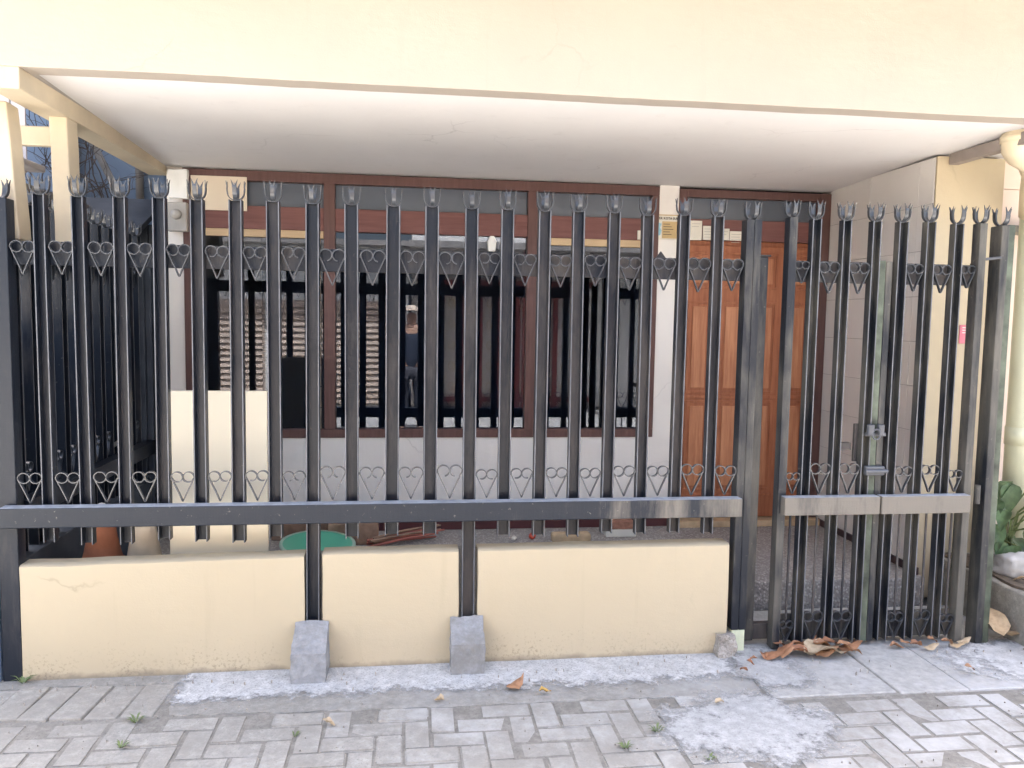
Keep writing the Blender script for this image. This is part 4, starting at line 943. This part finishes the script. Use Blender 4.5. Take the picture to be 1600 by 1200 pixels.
# bamboo
bp = empty('bamboo_pole', (-0.588, 1.765, 0.83), 'thin pale bamboo pole standing beside the first window mullion', 'pole')
for k in range(9): MB().tube([(-0.588, BY+0.014, 0.822+k*0.138), (-0.588, BY+0.014, 0.822+k*0.138+0.06), (-0.588, BY+0.014, 0.822+k*0.138+0.131)], [0.0135, 0.0115, 0.0135], 10).build('segment', 'panel_beige', bp, smooth=True)
# ================================================================== ACROSS THE STREET (seen in the glass)
OY = -6.6
ob = empty('shutter_house', (-2.0, OY, 0.0), 'low white house with brown slatted shutters across the street', 'house')
MB().box(-7, -0.05, OY-3, OY-0.05, 0, 2.82).build('wall', 'facade_white', ob)
MB().box(-7.1, 0.0, OY-3.1, OY+0.50, 2.70, 2.78).build('eave', 'roof_grey', ob)
for d, (a, b) in enumerate(((-3.35, -2.42), (-2.36, -1.42), (-1.36, -0.36))):
    sh = MB().box(a, b, OY-0.049, OY-0.02, 0.05, 1.80).build('shutter', 'shutter_brown', ob)
    for k in range(17):
        MB().prism([(OY-0.018, 0.08+k*0.1), (OY+0.022, 0.08+k*0.1), (OY-0.012, 0.17+k*0.1), (OY-0.018, 0.17+k*0.1)], 'x', a+0.03, b-0.03).build('slat', 'shutter_brown', sh)
oc = empty('red_house', (2.4, OY, 0.0), 'white house with dark red posts and gold scrolled gate across the street', 'house')
MB().box(0.0, 8.0, OY-4, OY-0.25, 0, 3.1).build('wall', 'facade_white', oc)
for k in range(9):
    x = 0.15+k*0.33
    MB().box(x, x+0.08, OY-0.2, OY-0.1, 0, 2.1).build('gate_bar', 'maroon_paint', oc)
    for q in range(5):
        MB().ribbon([(x+0.2+0.06*math.cos(R(t))*(1-t/700), 0.35+q*0.36+0.09*math.sin(R(t))*(1-t/700)) for t in range(-60, 420, 30)], 0.02, 0.012, (0, OY-0.14, 0)).build('scroll', 'gold_paint', oc)
MB().box(0.1, 3.2, OY-0.19, OY-0.12, 2.1, 2.2).box(0.1, 3.2, OY-0.19, OY-0.12, 0.1, 0.18).build('gate_rail', 'maroon_paint', oc)
MB().box(-0.05, 8.1, OY-4.1, OY+1.3, 2.62, 2.72).build('porch_roof', 'roof_grey', oc)
for x in (1.75, 3.1): MB().box(x, x+0.16, OY+1.05, OY+1.2, 0, 2.62).build('porch_post', 'maroon_paint', oc)
for k, (x0, z0) in enumerate(((1.9, 2.0), (2.35, 2.0), (1.95, 1.1), (2.45, 1.1), (2.95, 1.1), (1.95, 0.55), (2.45, 0.55), (2.95, 0.55))): MB().box(x0, x0+0.3, OY-0.249, OY-0.21, z0, z0+0.28).build('window', 'white_plastic', oc)

# ---- the photographer, standing across from the fence
pr = empty('person', (0.0, -3.85, 0.0), 'person in dark shirt and pale cap taking a picture from the street', 'person')
def skin_body(name, verts, edges, radii, mat, parent, root=0):
    me = bpy.data.meshes.new(name); me.from_pydata(verts, edges, []); o = link(name, me, mat, parent)
    o.modifiers.new('skin', 'SKIN'); sv_ = me.skin_vertices[0].data
    for q, r in enumerate(radii): sv_[q].radius = (r, r) if not isinstance(r, tuple) else r
    for q in range(len(verts)): sv_[q].use_root = (q == root)
    ss = o.modifiers.new('sub', 'SUBSURF'); ss.levels = 2; ss.render_levels = 2
    return o
Y0 = -3.86
V = [(0, Y0, 0.88), (0, Y0, 1.05), (0, Y0+0.01, 1.25), (0, Y0, 1.38), (0, Y0+0.01, 1.45), (0, Y0+0.03, 1.53), (0, Y0+0.03, 1.62),
     (-0.17, Y0, 1.36), (-0.23, Y0+0.06, 1.14), (-0.12, Y0+0.26, 1.34), (0.17, Y0, 1.36), (0.23, Y0+0.06, 1.14), (0.12, Y0+0.26, 1.34),
     (-0.09, Y0, 0.82), (-0.11, Y0+0.02, 0.47), (-0.12, Y0-0.02, 0.09), (-0.13, Y0+0.13, 0.04), (0.09, Y0, 0.82), (0.11, Y0+0.02, 0.47), (0.12, Y0-0.02, 0.09), (0.13, Y0+0.13, 0.04)]
E_ = [(0, 1), (1, 2), (2, 3), (3, 4), (4, 5), (5, 6), (3, 7), (7, 8), (8, 9), (3, 10), (10, 11), (11, 12), (0, 13), (13, 14), (14, 15), (15, 16), (0, 17), (17, 18), (18, 19), (19, 20)]
Rr = [(0.15, 0.10), (0.14, 0.10), (0.16, 0.11), (0.13, 0.09), 0.052, 0.078, 0.068, 0.06, 0.045, 0.035, 0.06, 0.045, 0.035, 0.085, 0.06, 0.045, 0.035, 0.085, 0.06, 0.045, 0.035]
body = skin_body('body', V, E_, Rr, 'skin', pr)
shirt = skin_body('shirt', [(0, Y0, 0.80), V[1], V[2], (0, Y0, 1.37), V[7], (-0.21, Y0+0.03, 1.22), V[10], (0.21, Y0+0.03, 1.22)], [(0, 1), (1, 2), (2, 3), (3, 4), (4, 5), (3, 6), (6, 7)], [(0.165, 0.115), (0.16, 0.115), (0.18, 0.125), (0.145, 0.1), 0.075, 0.066, 0.075, 0.066], 'shirt_dark', pr)
trs = skin_body('trousers', [V[0], V[13], V[14], (-0.12, Y0-0.01, 0.12), V[17], V[18], (0.12, Y0-0.01, 0.12)], [(0, 1), (1, 2), (2, 3), (0, 4), (4, 5), (5, 6)], [(0.17, 0.12), 0.10, 0.08, 0.075, 0.10, 0.08, 0.075], 'trouser_dark', pr)
MB().lathe([(0.0, 0.075), (0.05, 0.07), (0.085, 0.04), (0.092, 0.0)], 20, (0, Y0+0.03, 1.635)).build('cap', 'cap_pale', pr, smooth=True)
MB().prism([(-0.07, Y0+0.09), (0.07, Y0+0.09), (0.055, Y0+0.18), (-0.055, Y0+0.18)], 'z', 1.636, 1.644).build('cap_peak', 'cap_pale', pr, 0.002)
for sx in (-1, 1):
    for q in range(4):
        MB().tube([(sx*(0.115-0.006*q), Y0+0.27, 1.335+0.02*q), (sx*(0.10-0.006*q), Y0+0.315, 1.35+0.02*q), (sx*(0.07-0.004*q), Y0+0.325, 1.357+0.02*q)], [0.009, 0.009, 0.007], 6).build('finger', 'skin', pr, smooth=True)
    MB().tube([(sx*0.11, Y0+0.25, 1.36), (sx*0.085, Y0+0.27, 1.40), (sx*0.07, Y0+0.285, 1.425)], [0.011, 0.010, 0.008], 6).build('thumb', 'skin', pr, smooth=True)
